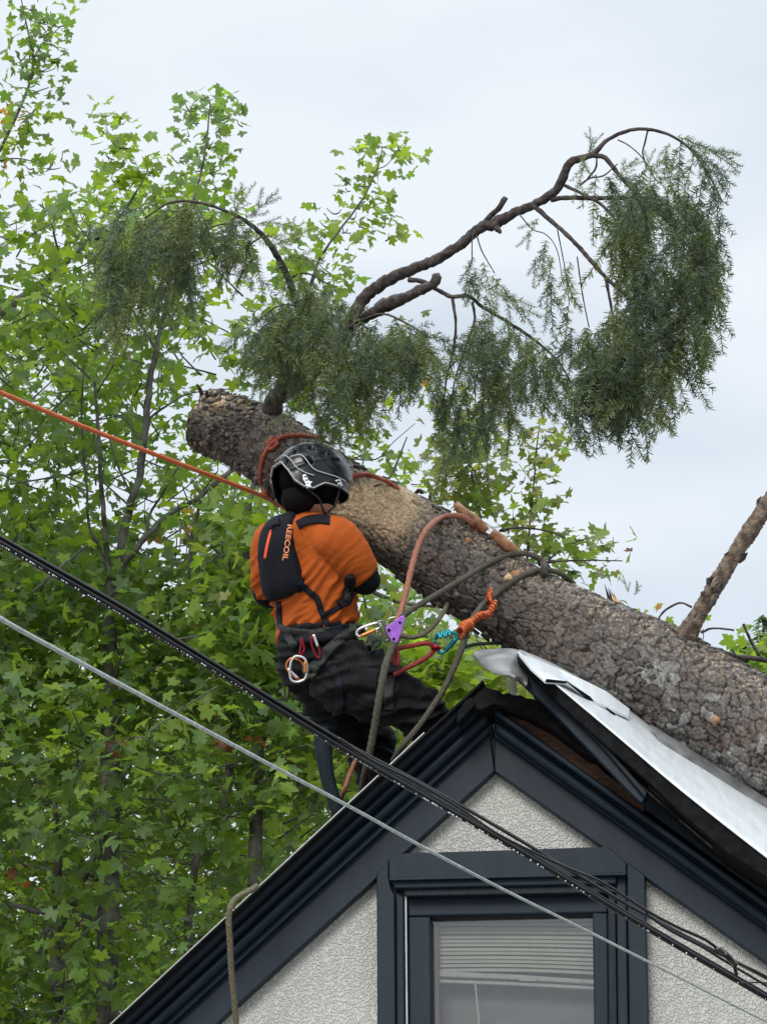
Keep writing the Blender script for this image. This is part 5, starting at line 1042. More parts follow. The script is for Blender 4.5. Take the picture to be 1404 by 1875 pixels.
# collar / gaiter
V, F = fuse([limbv([(W(559, 956, 11.3), .064), (W(563, 940, 11.29), .063), (W(567, 926, 11.285), .066), (W(570, 912, 11.28), .070), (Hh(0, 0, -.07), .073)])], .006, 2, lambda V: folds(V, 5, .012, .003, 9)); mesh_np('neck_gaiter', V, F, M['sleeve'], worker, True)
# trousers
def dp(V): return folds(V, 8, .050, .024, 21, .05) + folds(V, -22, .030, .013, 22, .15)
Vp, Fp = fuse([loft([(W(581, 1146, 11.31), .152, .122), (W(581, 1175, 11.3), .158, .130), (W(584, 1205, 11.29), .160, .138), (W(588, 1235, 11.3), .152, .14), (W(592, 1262, 11.32), .12, .12)]),
               limbv([(W(604, 1222, 11.22), .118), (W(640, 1242, 11.19), .122), (W(695, 1262, 11.18), .112), (W(745, 1290, 11.19), .092), (W(770, 1304, 11.2), .084), (W(790, 1345, 11.3), .070), (anR, .060)]),
               limbv([(W(590, 1232, 11.38), .105), (W(612, 1275, 11.42), .118), (W(648, 1322, 11.5), .105), (W(676, 1356, 11.56), .090), (W(685, 1400, 11.54), .076), (anL, .060)])], .0075, 4, dp)
mesh_np('work_trousers', Vp, Fp, M['pants'], worker, True); BP = bvh(Vp, Fp)
for a in (anR, anL):
    V, F = fuse([limbv([(a + Vector((0, 0, .10)), .056), (a, .054), (a + Vector((0, .04, -.05)), .050), (a + Vector((.07, .10, -.07)), .044), (a + Vector((.13, .17, -.075)), .036)])], .007, 3); mesh_np('boot', V, F, M['boot'], worker, True)
    v, f = limbv([(a + Vector((-.03, -.02, -.10)), .035), (a + Vector((.13, .17, -.11)), .035)]); o = mesh_np('boot_sole', v, f, M['black'], worker)
# hair
V, F = fuse([ball(Hh(-.025, 0, -.015), .084, .088, .105, (RH, FH, UH)), ball(Hh(-.04, .0, -.085), .074, .062, .055, (RH, FH, UH))], .006, 2, lambda V: folds(V, 80, .012, .004, 2)); mesh_np('hair', V, F, M['hair'], worker, True)
# helmet ---------------------------------------------------------------------
helmet = thing('helmet_root', 'x', 'x', HC_); bpy.data.objects.remove(helmet)
HCc = W(572, 876, 11.28); HA, HB, HZr = .146, .117, .130
RIM = [(0, -.035), (30, -.035), (60, -.05), (75, -.058), (90, -.066), (105, -.100), (120, -.102), (135, -.086), (150, -.045), (165, -.012), (180, -.018)]
def rimz(az): a = abs((az + 180) % 360 - 180); return float(np.interp(a, [r[0] for r in RIM], [r[1] for r in RIM]))
def hpt(az, z, off=0.0):
    """az degrees from front, positive on the wearer's right"""
    q = math.sqrt(max(0.0, 1 - (z / HZr) ** 2)) if z > 0 else 1 - .10 * (z / -.10) ** 2
    c, s = math.cos(R(az)), math.sin(R(az)); p = HCc + FH * (HA * q * c) + RH * (HB * q * s) + UH * z
    nrm = (FH * (c / HA * q) + RH * (s / HB * q) + UH * (max(z, 0) / HZr ** 2)).normalized(); return p + nrm * off
VENT = [(-150, .03, 15, .02), (-118, .062, 11, .022), (-150, .083, 16, .014), (40, .09, 10, .01), (-40, .09, 10, .01)]
def vent_at(az, z):
    m = 0
    for a, zz, wa, wz in VENT:
        da = abs((az - a + 180) % 360 - 180) / wa; dz = abs(z - zz + (.12 * wz * ((az - a + 180) % 360 - 180) / wa)) / wz; m = max(m, 1 - (da + dz * 1.0))
    return m
nA, nZ = 200, 74; V = []; F = []; mi = []
for i in range(nZ):
    t = i / (nZ - 1)
    for j in range(nA):
        az = 360 * j / nA; r0 = rimz(az); z = r0 + (HZr - r0) * math.sin(t * math.pi / 2) * .99999
        vm_ = vent_at(az, z); a_ = abs((az + 180) % 360 - 180)
        pxy = proj(hpt(az, z)); facing = (hpt(az, z, .01) - hpt(az, z)).dot(FWD) < 0
        if facing:
            for (vx, vy, va, vb_, rot) in ((565, 843, 12, 8.5, .5), (571, 820, 9, 5, .2), (538, 829, 10, 4.5, -.6), (585, 815.5, 7, 3.5, .3), (525, 846, 7, 4, -.9)):
                ex, ey = pxy[0] - vx, pxy[1] - vy; e1 = (ex * math.cos(rot) + ey * math.sin(rot)) / va; e2 = (-ex * math.sin(rot) + ey * math.cos(rot)) / vb_; vm_ = max(vm_, 1 - abs(e1) - abs(e2) + .0)
        rid = .005 * max(0, 1 - abs(z - (.012 + .055 * math.sin(R(a_ * 1.6)))) / .012) * (1 if a_ > 70 else 0)            # raised ridge line
        dome = .004 if ((a_ - 55) / 42) ** 2 + ((z - .055) / .052) ** 2 < 1 else 0
        lip = .006 * max(0, 1 - (z - r0) / .014)
        off = rid + dome + lip + (.003 * max(0, 1 - abs(vm_ + .15) * 4) if vm_ > -.5 else 0) - (.018 if vm_ > .12 else 0)
        V.append(hpt(az, z, off)); mi.append(vm_ > .12)
for i in range(nZ - 1):
    for j in range(nA): F.append(((i + 1) * nA + j, (i + 1) * nA + (j + 1) % nA, i * nA + (j + 1) % nA, i * nA + j))
hm = mesh_np('helmet', V, F, M['helmet'], worker, True); hm.data.materials.append(M['vent'])
for p in hm.data.polygons:
    if sum(mi[v] for v in p.vertices) >= 3: p.material_index = 1
s_ = hm.modifiers.new('th', 'SOLIDIFY'); s_.thickness = .004; s_.offset = -1; BH = bvh([tuple(v) for v in V], F)
def hline(pts, r, mt, nm='piping'): 
    ps = [hpt(a, z, .0085) for a, z in [tuple(q) for q in spline(pts, 60)]]; tube(nm, ps, r, M[mt], hm, 6)
# piping lines follow the rim and the upper ridge
ps = [hpt(a, rimz(a) + .006, .0105) for a in np.linspace(68, 215, 110)]; tube('piping', ps, .0022, M['piping'], hm, 6)
hline([(205, .030), (185, .012), (165, .022), (148, .000), (136, -.03), (122, -.045), (108, -.048)], .0019, 'piping'); hline([(150, .012), (132, .020), (112, -.022), (95, -.026), (75, -.018), (55, -.012)], .0019, 'piping'); hline([(20, .02), (30, .055), (40, .085), (60, .108), (100, .118)], .0019, 'piping')
hline([(95, .115), (104, .08), (104, .04), (92, .018), (70, .008)], .0010, 'helmet', 'seam')
# liner
v, f = ball(HCc - UH * .01, HB * .88, HA * .88, HZr * .85, (RH, FH, UH), 24, 16); mesh_np('helmet_liner', v, f, M['vent'], hm, True)
# ear cup and straps
V, F = fuse([ball(Hh(.015, .092, -.035), .024, .036, .046, (RH, FH, UH)), ball(Hh(-.035, .085, -.03), .02, .03, .038, (RH, FH, UH))], .005, 2); mesh_np('ear_cup', V, F, M['vent'], worker, True)
V, F = fuse([ball(Hh(.015, -.092, -.035), .024, .036, .046, (RH, FH, UH))], .005, 2); mesh_np('ear_cup', V, F, M['vent'], worker, True)
tube('chin_strap', [hpt(58, -.045, -.004), Hh(.075, .075, -.09), Hh(.055, .05, -.125), Hh(.05, 0, -.135)], .0045, M['strap'], hm, 6); tube('chin_strap', [hpt(120, -.09, -.004), Hh(.0, .085, -.09), Hh(.055, .05, -.125)], .0045, M['strap'], hm, 6)
# vest pack ------------------------------------------------------------------
vs = []
for (px, py, a, b) in ((558, 952, .060, .016), (558, 962, .078, .026), (560, 985, .088, .034), (563, 1020, .092, .040), (567, 1055, .100, .045), (571, 1085, .104, .046), (573, 1098, .098, .038), (574, 1106, .085, .022)):
    hd = float(np.interp(py, [952, 975, 1020, 1075, 1120], [.085, .120, .137, .128, .122])); vs.append((W(px, py, 11.3) - Fb * (hd + .008) - Rb * .012, a * .94, b * .85))
Vv, Fv = fuse([loft(vs, sq=3.2)], .006, 3, lambda V: folds(V, 80, .06, .004, 33)); vest = mesh_np('vest_pack', Vv, Fv, M['vest'], worker, True); BV_ = bvh(Vv, Fv)
BAll = [BS, BP, BV_]
def hit(px, py, trees):
    best = None
    for t in trees:
        h = t.ray_cast(CAM, ray(px, py))
        if h[0] is not None and (best is None or h[3] < best[3]): best = h
    return best
def ribbon(name, path, wpx, mt, trees, parent=worker, th=.005, lift=.004, n=40, m=5, dfall=11.2):
    q = spline(path, n); V = []; F = []
    for i in range(n):
        d = q[min(i + 1, n - 1)][:2] - q[max(i - 1, 0)][:2]; d /= np.linalg.norm(d) + 1e-9; nx, ny = -d[1], d[0]
        for k in range(m):
            o = (k / (m - 1) - .5) * wpx; x, y = q[i][0] + nx * o, q[i][1] + ny * o; h = hit(x, y, trees)
            if h is not None: dfall_ = proj(h[0])[2] - lift
            else: dfall_ = None
            V.append([x, y, dfall_])
    ds = [v[2] for v in V]
    for i in range(n):
        row = [ds[i * m + k] for k in range(m) if ds[i * m + k] is not None]
        for k in range(m):
            if ds[i * m + k] is None: V[i * m + k][2] = min(row) if row else None
    known = [i for i in range(n) if V[i * m][2] is not None]
    for i in range(n):
        if V[i * m][2] is None:
            j = min(known, key=lambda a: abs(a - i)) if known else None
            for k in range(m): V[i * m + k][2] = V[j * m + k][2] if j is not None else dfall
    D = np.array([v[2] for v in V]).reshape(n, m)
    for _ in range(3):
        D2 = D.copy(); D2[1:-1] = (D[:-2] + D[1:-1] * 2 + D[2:]) / 4; D = np.minimum(D, D2)
    P = [W(V[i][0], V[i][1], D.ravel()[i]) for i in range(n * m)]; F = [(i * m + k, i * m + k + 1, (i + 1) * m + k + 1, (i + 1) * m + k) for i in range(n - 1) for k in range(m - 1)]
    o = mesh_np(name, P, F, M[mt], parent, True); s = o.modifiers.new('th', 'SOLIDIFY'); s.thickness = th; s.offset = 0; return o
ribbon('shoulder_strap', [(545, 962), (562, 954), (582, 951), (604, 953)], 15, 'vest', BAll, th=.010)
ribbon('shoulder_strap', [(512, 955), (500, 957), (492, 966)], 12, 'vest', BAll, th=.010)
ribbon('vest_strap', [(548, 1066), (566, 1084), (580, 1096), (588, 1118), (598, 1140), (606, 1152)], 11, 'vest', BAll, th=.006)
ribbon('vest_strap', [(510, 1102), (511, 1125), (513, 1150)], 9, 'vest', BAll, th=.006)
ribbon('reflective_strip', [(495, 975), (489, 1000), (485, 1023)], 4.5, 'redor', [BV_], vest, .002, .002, 14, 3)
ribbon('reflective_strip', [(500, 958), (497, 968), (494, 977)], 2.5, 'redor', [BV_], vest, .002, .002, 8, 3)
# text on surfaces
def text_on(name, body, p0, p1, hpx, mt, trees, parent, lift=.0015, ext=.0):
    cu = bpy.data.curves.new('t', 'FONT'); cu.body = body; cu.size = 1; cu.offset = ext; o = bpy.data.objects.new('t', cu); C.objects.link(o)
    dg = bpy.context.evaluated_depsgraph_get(); me = o.evaluated_get(dg).to_mesh(); bm = bmesh.new(); bm.from_mesh(me); bmesh.ops.triangulate(bm, faces=bm.faces)
    bmesh.ops.subdivide_edges(bm, edges=[e for e in bm.edges if e.calc_length() > .2], cuts=2)
    bmesh.ops.triangulate(bm, faces=bm.faces)
    vs_ = [v.co.copy() for v in bm.verts]; fs = [tuple(v.index for v in f.verts) for f in bm.faces]; bm.free(); bpy.data.objects.remove(o)
    x0 = min(v.x for v in vs_); x1 = max(v.x for v in vs_); y1 = max(v.y for v in vs_); dx, dy = p1[0] - p0[0], p1[1] - p0[1]; l = math.hypot(dx, dy); ux, uy = dx / l, dy / l; out_ = []
    for v in vs_:
        t = (v.x - x0) / (x1 - x0) * l; s = v.y / y1 * hpx; x, y = p0[0] + ux * t + uy * s, p0[1] + uy * t - ux * s; h = hit(x, y, trees)
        out_.append((h[0] - ray(x, y) * lift) if h is not None else W(x, y, 11.1))
    return mesh_np(name, out_, fs, M[mt], parent)
text_on('lettering', 'REECOIL', (527, 960), (517, 1026), 9.5, 'oprint', [BV_], vest, ext=.02)
def decal(name, poly, mt, trees, parent, lift=.0012):
    c = np.mean(poly, axis=0); pts = [tuple(c)] + poly; V = []
    for x, y in pts: h = hit(x, y, trees); V.append(h[0] - ray(x, y) * lift if h is not None else W(x, y, 11.15))
    return mesh_np(name, V, [(0, i, i % (len(poly)) + 1) for i in range(1, len(poly) + 1)], M[mt], parent)
decal('sticker', [(554, 869), (560, 868), (565, 880), (572, 882), (568, 886), (570, 892), (562, 894), (559, 884), (555, 878)], 'white', [BH], hm, .003)
for k in range(3): decal('sticker_mark', [(557 + k * 1.8, 872 + k * 6.4), (561 + k * 1.8, 871 + k * 6.4), (561.5 + k * 1.8, 873 + k * 6.4), (557.5 + k * 1.8, 874 + k * 6.4)], 'vent', [BH], hm, .0045)
decal('sticker', [(613, 879), (623, 877), (628, 889), (629, 902), (624, 905), (617, 893)], 'white', [BH], hm, .003)
for k in range(3): decal('sticker_mark', [(616 + k * 2.0, 882 + k * 6.5), (622 + k * 2.0, 880 + k * 6.5), (623 + k * 2, 882.5 + k * 6.5), (617 + k * 2, 884.5 + k * 6.5)], 'vent', [BH], hm, .0045)
# harness
ribbon('harness_belt', [(514, 1158), (540, 1166), (575, 1166), (610, 1160), (650, 1150)], 24, 'vest', BAll, th=.012, lift=.008)
ribbon('harness_belt', [(513, 1148), (540, 1156), (575, 1157), (605, 1152)], 9, 'strap', BAll, th=.016, lift=.010)
ribbon('leg_strap', [(556, 1232), (575, 1222), (602, 1190), (630, 1165), (652, 1154)], 17, 'strap', BAll, th=.008, lift=.016)
ribbon('leg_strap', [(556, 1236), (566, 1232), (578, 1218)], 19, 'olive', BAll, th=.010, lift=.018)
ribbon('leg_strap', [(640, 1150), (656, 1152), (664, 1160)], 16, 'olive', BAll, th=.010, lift=.02)
ribbon('leg_strap', [(608, 1222), (620, 1250), (622, 1290), (612, 1320)], 15, 'vest', BAll, th=.006, lift=.008)
ribbon('gear_pouch', [(700, 1232), (712, 1225), (728, 1228), (735, 1236)], 16, 'pants', BAll, th=.016, lift=.012)
ribbon('leg_strap', [(716, 1236), (712, 1265), (712, 1300)], 17, 'strap', BAll, th=.006, lift=.006)
ribbon('gear_loop', [(524, 1152), (530, 1168), (540, 1184)], 13, 'strap', BAll, th=.012, lift=.02)
ribbon('belt_pouch', [(672, 1168), (690, 1174), (676, 1186)], 18, 'olive', BAll, th=.02, lift=.02)
ribbon('cargo_pocket', [(640, 1240), (690, 1246)], 40, 'pants', BAll, th=.010, lift=.008)
o = ribbon('chest_harness', [(622, 1108), (634, 1098), (641, 1075), (640, 1055)], 15, 'vest', BAll, th=.02, lift=.014)
o = ribbon('chest_buckle', [(634, 1100), (637, 1084)], 8, 'strap', BAll, th=.02, lift=.022)
ribbon('side_strap', [(590, 1128), (606, 1120), (622, 1110)], 8, 'vest', BAll, th=.008, lift=.006)
for s in ([(521, 1232, 11.3), (521, 1262, 11.3), (524, 1285, 11.3), (529, 1272, 11.3), (528, 1240, 11.28)], [(548, 1297, 11.3), (556, 1301, 11.28), (560, 1294, 11.28)]):
    pxtube('gear_cord', s, 1.3, M['krope'], worker)
# ------------------------------------------------------------------ chainsaw held in both hands
saw = thing('chainsaw', 'chainsaw held in front of the worker with its rounded bar nose against the trunk', 'chainsaw', W(625, 1000, 11.6))
bd = (W(664, 975, 11.62) - W(600, 1010, 11.7)).normalized(); sw = mb_ = MB()
def barplate(a, b, w0, th, nm, mt, grow_=0):
    ax = (b - a).normalized(); sd = ax.cross(-FWD).normalized(); nrm = ax.cross(sd).normalized(); pts = []
    for k in range(9): t = -math.pi / 2 + math.pi * k / 8; pts.append(b + ax * (w0 * math.cos(t)) + sd * (w0 * math.sin(t)))
    pts += [a + sd * w0, a - sd * w0]; n = len(pts); v = [p + nrm * th for p in pts] + [p - nrm * th for p in pts]
    return fixn(mesh_np(nm, v, [tuple(range(n)), tuple(range(2 * n - 1, n - 1, -1))] + [(i, i + n, (i + 1) % n + n, (i + 1) % n) for i in range(n)], M[mt], saw))
barplate(W(590, 1035, 11.62), W(640, 978, 11.50), .042, .003, 'guide_bar', 'steel')
ax_ = (W(640, 978, 11.50) - W(590, 1035, 11.62)).normalized(); sd_ = ax_.cross(-FWD).normalized()
pts = [W(590, 1035, 11.62) + sd_ * -.047 + ax_ * (k * .02) for k in range(7)] + [W(640, 978, 11.50) + ax_ * (.047 * math.cos(t)) + sd_ * (.047 * math.sin(t)) for t in np.linspace(-math.pi / 2, math.pi / 2, 16)] + [W(640, 978, 11.50) + sd_ * .047 - ax_ * (k * .02) for k in range(1, 7)]
tube('saw_chain', pts, .0048, M['krope'], saw, 6)
for k in range(2, 26, 2):
    p = pts[k]; q = (p - W(640, 978, 11.5)).normalized(); v, f = ball(p + q * .005, .0045, .0045, .006, n=6, m=4); mesh_np('saw_tooth', v, f, M['steel'], saw)
V, F = fuse([loft([(W(585, 1050, 11.68) + Vector((0, 0, -.10)), .05, .07), (W(585, 1045, 11.68), .06, .09), (W(585, 1040, 11.68) + Vector((0, 0, .06)), .045, .07)], sq=3)], .008, 2); mesh_np('engine_housing', V, F, M['orange'], saw, True)
tube('front_handle', [W(570, 1020, 11.66), W(585, 1000, 11.68), W(612, 1005, 11.72), W(616, 1040, 11.72)], .012, M['black'], saw, 8); tube('rear_handle', [W(570, 1060, 11.64), W(552, 1075, 11.6), W(560, 1095, 11.58), W(585, 1080, 11.62)], .014, M['black'], saw, 8)
# ------------------------------------------------------------------ ropes and hardware
winch = rope('rope', [(-200, 636, 9.6), (0, 718, 10.2), (150, 780, 10.6), (300, 838, 11.0), (400, 876, 11.3), (460, 900, 11.5), (490, 912, 11.75), (520, 930, 11.95)], 4.2, 'orope', 'bright orange winch line stretched from the sky corner to the trunk')
rope('rope', [(508, 925, 11.9), (486, 905, 11.78), (478, 885, None), (477, 860, None), (484, 832, None), (500, 810, None), (520, 799, None), (550, 797, 11.74), (585, 803, 11.8), (600, 815, 11.95)], 4.3, 'rrope', 'red-brown sling tied round the thin end of the trunk beside the helmet')
rope('rope', [(489, 815, None), (498, 806, None), (508, 812, None), (496, 822, None), (490, 812, None), (502, 800, None)], 4.0, 'rrope', 'small red knot on the sling near the trunk end')
rope('rope', [(628, 885, 11.62), (645, 873, None), (665, 868, None), (690, 874, None), (712, 884, 11.6), (735, 900, 11.75)], 4.4, 'rrope', 'short red-brown rope arched over the trunk just past the helmet')
rope('rope', [(720, 1150, 11.04), (732, 1125, 11.06), (744, 1080, 11.1), (752, 1045, 11.14), (765, 1000, 11.2), (782, 968, 11.26), (806, 949, None), (835, 944, None), (855, 951, None), (868, 964, 11.55), (880, 985, 11.75)], 5.4, 'brope', 'thick tan-red rope rising from the purple plate and curving over the trunk')
rope('rope', [(732, 1132, 11.05), (760, 1112, 11.08), (800, 1088, 11.15), (850, 1058, 11.25), (890, 1034, None), (925, 1018, None), (955, 1013, None), (980, 1019, None), (1000, 1036, 11.5), (1010, 1055, 11.7)], 5.4, 'grope', 'grey-green rope from the purple plate over the trunk below the stripped branch')
rope('rope', [(850, 1150, 11.12), (866, 1130, 11.15), (885, 1105, 11.25), (915, 1082, None), (950, 1057, None), (985, 1045, None), (1015, 1046, None), (1040, 1060, 11.5), (1055, 1080, 11.7)], 5.2, 'grope', 'grey-green rope looped over the trunk lower down, from the orange cord wraps')
rope('rope', [(728, 1166, 11.02), (716, 1190, 11.0), (704, 1225, 10.95), (694, 1280, 10.93), (684, 1340, 10.95), (672, 1400, 10.98), (664, 1440, 11.1)], 6.6, 'grope', 'thick dark rope tail hanging from the purple plate across the black trousers')
rope('rope', [(856, 1150, 11.12), (848, 1180, 11.1), (832, 1220, 11.08), (812, 1262, 11.05), (788, 1300, 11.02), (765, 1332, 11.0), (738, 1365, 10.98), (720, 1392, 11.05)], 5.6, 'grope', 'grey rope running down from the orange cord wraps to the roof edge')
rope('rope', [(730, 1164, 11.06), (755, 1167, 11.08), (775, 1161, 11.12), (795, 1144, 11.18), (812, 1120, 11.3), (822, 1100, 11.6)], 4.4, 'lrope', 'olive flecked rope sagging from the purple plate up behind the trunk')
rope('rope', [(846, 1186, 11.1), (870, 1180, 11.2), (900, 1178, 11.35), (925, 1177, 11.6)], 3.2, 'krope', 'black cord leading in behind the underside of the trunk')
rope('rope', [(472, 1622, 10.62), (455, 1632, 10.6), (436, 1642, 10.58), (424, 1656, 10.56), (419, 1680, 10.55), (421, 1720, 10.56), (424, 1780, 10.58), (429, 1830, 10.60), (434, 1900, 10.62), (438, 1990, 10.64)], 5.2, 'lrope', 'olive rope hanging down over the navy rake board')
rope('rope', [(652, 1390, 11.15), (640, 1420, 11.15), (628, 1452, 11.15), (615, 1485, 11.3)], 4.2, 'brope', 'tan-red rope end dropping to the roof edge below the legs')
strap_ = pxtube('strap', [(588, 1325, 11.1, 15), (592, 1370, 11.1, 16), (598, 1415, 11.1, 14), (608, 1455, 11.1, 13), (622, 1500, 11.1, 13)], 15, M['navy2'], None, n=12)
tag(strap_, 'wide dark webbing strap hanging straight down behind the black cables', 'strap')
for v in strap_.data.vertices: v.co.y *= .45
pxtube('strap_cord', [(604, 1430, 11.05), (612, 1450, 11.05), (617, 1472, 11.05), (622, 1490, 11.05)], 1.4, M['krope'], strap_)
def biner(label, pts, rpx, d, mt, gate=None, gmt='silver', group=None, nm='carabiner', cat='carabiner', dz=0):
    pts3 = [(x, y, d) for x, y in pts]; q = spline(pts3 + [pts3[0]], 40); P = [W(*a) for a in q]; P[-1] = P[0]
    t = thing(nm, label, cat, P[0], group); tube('frame', P, rpx / FPX * d, M[mt], t, 8)
    if gate: pxtube('gate', [(x, y, d - .004) for x, y in gate], rpx * 1.45, M[gmt], t, samples=8); 
    return t
biner('polished silver carabiner with orange gate hanging at the hip', [(541, 1201), (533, 1212), (531, 1236), (536, 1247), (549, 1248), (560, 1240), (562, 1216), (555, 1204)], 2.3, 11.08, 'silver', [(559, 1212), (559, 1232)], 'copper')
biner('orange and silver carabiner half hidden behind the silver one at the hip', [(534, 1204), (525, 1214), (527, 1228), (545, 1243), (558, 1244), (561, 1234), (552, 1212)], 1.8, 11.1, 'copper', [(527, 1224), (546, 1242)], 'silver')
biner('short deep-red carabiner on the belt above the silver one', [(552, 1168), (556, 1182), (557, 1190), (551, 1200), (547, 1206), (551, 1184)], 2.0, 11.09, 'redmetal')
biner('tall deep-red carabiner on the belt, its silver gate towards the front', [(569, 1166), (572, 1184), (580, 1202), (586, 1203), (585, 1190), (578, 1172), (574, 1162)], 2.0, 11.09, 'redmetal', [(574, 1162), (582, 1184)], 'silver')
biner('silver and orange carabiner joining the waist belt to the purple plate', [(652, 1160), (660, 1165), (690, 1152), (697, 1145), (692, 1140), (668, 1147), (656, 1153)], 2.4, 11.04, 'silver', [(660, 1165), (688, 1153)], 'copper')
biner('grey swivel shackle between the carabiner and the purple plate', [(690, 1140), (698, 1137), (705, 1146), (707, 1160), (712, 1170), (705, 1173), (700, 1160), (696, 1150)], 2.6, 11.04, 'steel', nm='swivel_shackle', cat='shackle')
biner('thin wire ring behind the purple plate', [(708, 1142), (712, 1133), (724, 1130), (730, 1138), (724, 1150), (712, 1152)], .9, 11.06, 'silver', nm='wire_ring', cat='ring')
biner('teal carabiner linking the red lanyard to the orange cord wraps', [(796, 1172), (806, 1162), (828, 1158), (838, 1164), (832, 1176), (818, 1190), (806, 1196), (800, 1184)], 3.0, 11.1, 'teal', [(834, 1170), (816, 1191)], 'teal')
tc_ = rope('cord_wrap', [(796, 1170, 11.08), (802, 1160, 11.07), (806, 1168, 11.06), (811, 1156, 11.07), (815, 1166, 11.06), (820, 1154, 11.07), (824, 1164, 11.06)], 3.0, 'krope', 'teal cord whipped round the top of the teal carabiner', 'cord'); tc_.data.materials[0] = M['teal']
def cordball(label, path, rpx, loops, spread, mt='orope', d=11.1):
    t = thing('cord_wrap', label, 'cord', W(path[0][0], path[0][1], d)); P = spline([(x, y, dd) for x, y, dd in path], loops * 8); pts = []
    for i, q in enumerate(P): a = i * 2 * math.pi / 8; pts.append((q[0] + spread * math.cos(a) * .6 + random.uniform(-1, 1), q[1] + spread * math.sin(a), q[2] - .025 * math.cos(a + .6)))
    pxtube('cord', pts, rpx, M[mt], t, samples=len(pts) * 3, n=6)
    return t
cordball('bright orange friction cord wrapped thick round the grey rope above the teal carabiner', [(842, 1160, 11.1), (850, 1148, 11.1), (862, 1144, 11.1)], 2.3, 9, 10)
cordball('orange cord tangle lying against the trunk between two knots', [(862, 1140, 11.12), (878, 1128, 11.15), (892, 1126, 11.2), (902, 1112, 11.22), (906, 1106, 11.25)], 2.3, 11, 6)
cordball('topmost little orange cord knot on the grey rope where it meets the bark', [(897, 1108, 11.25), (894, 1096, 11.27), (898, 1084, 11.3)], 2.0, 6, 7)
# red lanyard
t = thing('lanyard', 'dark red rope lanyard with stitched eyes between the hip and the teal carabiner', 'lanyard', W(725, 1190, 11.05))
pxtube('rope_leg', [(718, 1190, 11.04), (745, 1184, 11.05), (780, 1178, 11.07), (792, 1182, 11.08), (797, 1190, 11.08)], 4.6, M['lanyard'], t); pxtube('rope_leg', [(797, 1188, 11.08), (786, 1200, 11.07), (760, 1216, 11.05), (738, 1227, 11.05), (722, 1236, 11.06)], 4.6, M['lanyard'], t); pxtube('stitched_eye', [(725, 1184, 11.02), (720, 1195, 11.02), (722, 1212, 11.02), (728, 1216, 11.02), (727, 1196, 11.02), (723, 1182, 11.02)], 4.2, M['lanyard'], t); pxtube('eye_thimble', [(790, 1186, 11.07), (798, 1184, 11.06), (804, 1188, 11.07)], 4.5, M['redmetal'], t)
# purple rigging plate
t = thing('rigging_plate', 'purple triangular metal rigging plate with drilled holes', 'rigging plate', W(722, 1155, 11.0)); P = [(733, 1129), (739, 1127), (742, 1132), (734, 1160), (728, 1176), (722, 1179), (716, 1173), (707, 1156), (706, 1149)]
c = [W(x, y, 11.0) for x, y in P]; n_ = len(c); o = fixn(mesh_np('plate', c + [p + FWD * .012 for p in c], [tuple(range(n_)), tuple(range(2 * n_ - 1, n_ - 1, -1))] + [(i, i + n_, (i + 1) % n_ + n_, (i + 1) % n_) for i in range(n_)], M['purple'], t)); bevel(o, .002)
for x, y, r_ in ((732, 1140, 2.3), (712, 1154, 3), (721, 1170, 2.6)): v, f = tube_data([W(x, y, 10.998), W(x, y, 11.004)], r_ / FPX * 11, 12); mesh_np('bolt_hole', v, f, M['vent'], t)
# ------------------------------------------------------------------ overhead wires
wires = thing('cable_bundle', 'thick bundle of glossy black utility cables crossing in front, beaded with water, glints painted white', 'cable', W(-300, 815, 6.6))
BC = [(-500, 700, 6.2), (-200, 872, 6.7), (0, 989, 7.0), (200, 1104, 7.2), (300, 1165, 7.3), (400, 1226, 7.4), (520, 1300, 7.5), (640, 1374, 7.6), (776, 1453, 7.75), (912, 1531, 7.9), (1045, 1611, 8.0), (1179, 1692, 8.1), (1404, 1823, 8.3), (1700, 1995, 8.5), (2000, 2165, 8.7)]
def woff(off, dd=0, wob=0, k=0): return [(x, y + off + wob * math.sin(i * 1.3 + k), d + dd) for i, (x, y, d) in enumerate(BC)]
def cable(pts, r, mt='cable', nm='cable', par=None, tw=0): return pxtube(nm, pts, r, M[mt], par or wires, n=12, samples=70)
for off, dd, r, wob in ((5, 0, 6.0, .4), (-1.5, .01, 4.2, .6), (-6.5, .0, 3.0, .8), (-9.5, .02, 1.7, .8)): 
    if off < -5:
        up_ = {0: 0, 200: 0, 400: 0, 640: 2, 776: 8, 912: 8, 1045: 10, 1179: 12, 1404: 24, 1700: 40}
        pts = [(x, y + off - float(np.interp(x, list(up_), list(up_.values()))) + wob * math.sin(i * 1.3), d + dd) for i, (x, y, d) in enumerate(BC)]
    else: pts = woff(off, dd, wob)
    pts = [(x, y, d, r * (7.0 / d) ** .9 * (1.05 if x < 500 else 1)) for x, y, d in pts]; cable(pts, r)
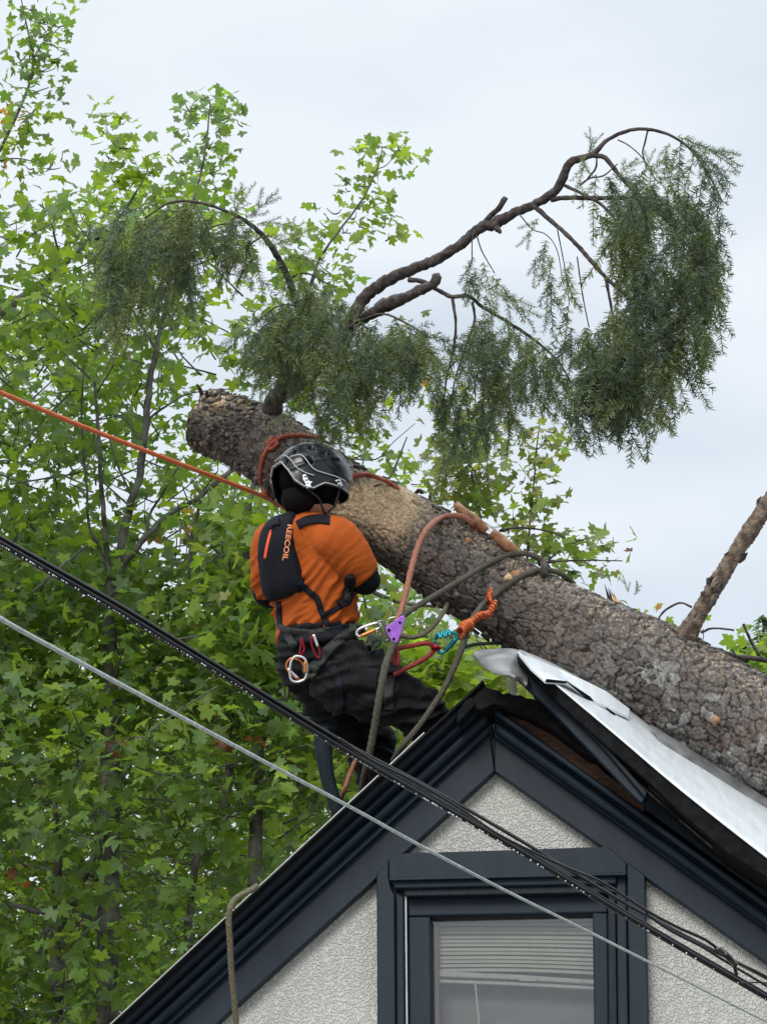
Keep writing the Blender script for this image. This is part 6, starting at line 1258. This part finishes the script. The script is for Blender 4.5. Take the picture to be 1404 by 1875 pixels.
cable([(620, 1352, 7.5), (680, 1392, 7.55), (760, 1432, 7.6), (847, 1484, 7.7), (905, 1524, 7.8), (966, 1556, 7.85), (1040, 1590, 7.9), (1102, 1616, 7.95), (1184, 1668, 8.0), (1240, 1698, 8.05), (1293, 1722, 8.1), (1325, 1748, 8.12), (1360, 1768, 8.2), (1404, 1790, 8.25), (1600, 1900, 8.4)], 3.0)
cable([(1180, 1672, 8.0), (1225, 1703, 8.05), (1285, 1734, 8.1), (1330, 1762, 8.12), (1404, 1806, 8.2), (1600, 1925, 8.4)], 2.6)
cable([(1310, 1738, 8.1), (1330, 1752, 8.08), (1342, 1765, 8.1), (1348, 1786, 8.1)], 3.4, nm='cable_tie'); cable([(1355, 1800, 8.2), (1375, 1799, 8.2), (1404, 1800, 8.2), (1440, 1810, 8.2)], 1.5, nm='tie_wire')
cable([(1318, 1738, 8.09), (1332, 1752, 8.07), (1345, 1766, 8.1)], 6.0, nm='cable_sleeve')
V = []; F = []
for _ in range(230):
    x = random.choice((random.uniform(0, 400), random.uniform(560, 1000), random.uniform(0, 1404))); i = np.interp(x, [b[0] for b in BC], [b[1] for b in BC]); d = float(np.interp(x, [b[0] for b in BC], [b[2] for b in BC])); r = random.uniform(.6, 1.5) / FPX * d
    off = 8.2 if x > 450 else 6.5; v, f = ball(W(x, i + off * (7.0 / d) + 1.2, d - (5.0 / FPX * d)), r, r, r * 1.1, n=8, m=5); k = len(V); V += [tuple(p) for p in v]; F += [tuple(a + k for a in q) for q in f]
o = mesh_np('glint_beads', V, F, M['drop'], wires, True); o['kind'] = 'stuff'
g = pxtube('guy_wire', [(-500, 832, 5.6, 6.5), (-200, 1010, 6.0, 5.6), (0, 1132, 6.3, 4.8), (160, 1220, 6.6, 4.4), (310, 1301, 6.9, 4.0), (500, 1403, 7.3, 3.6), (640, 1477, 7.6, 3.3), (776, 1552, 7.9, 3.0), (912, 1624, 8.1, 2.8), (1045, 1690, 8.4, 2.6), (1184, 1760, 8.7, 2.4), (1404, 1872, 9.2, 2.3), (1700, 2020, 9.7, 2.2)], 4, M['strand'], None, n=10, samples=110, twist=1.5, lobes=3, lobe=.06)
tag(g, 'single pale galvanised steel wire running below the black cables', 'wire')
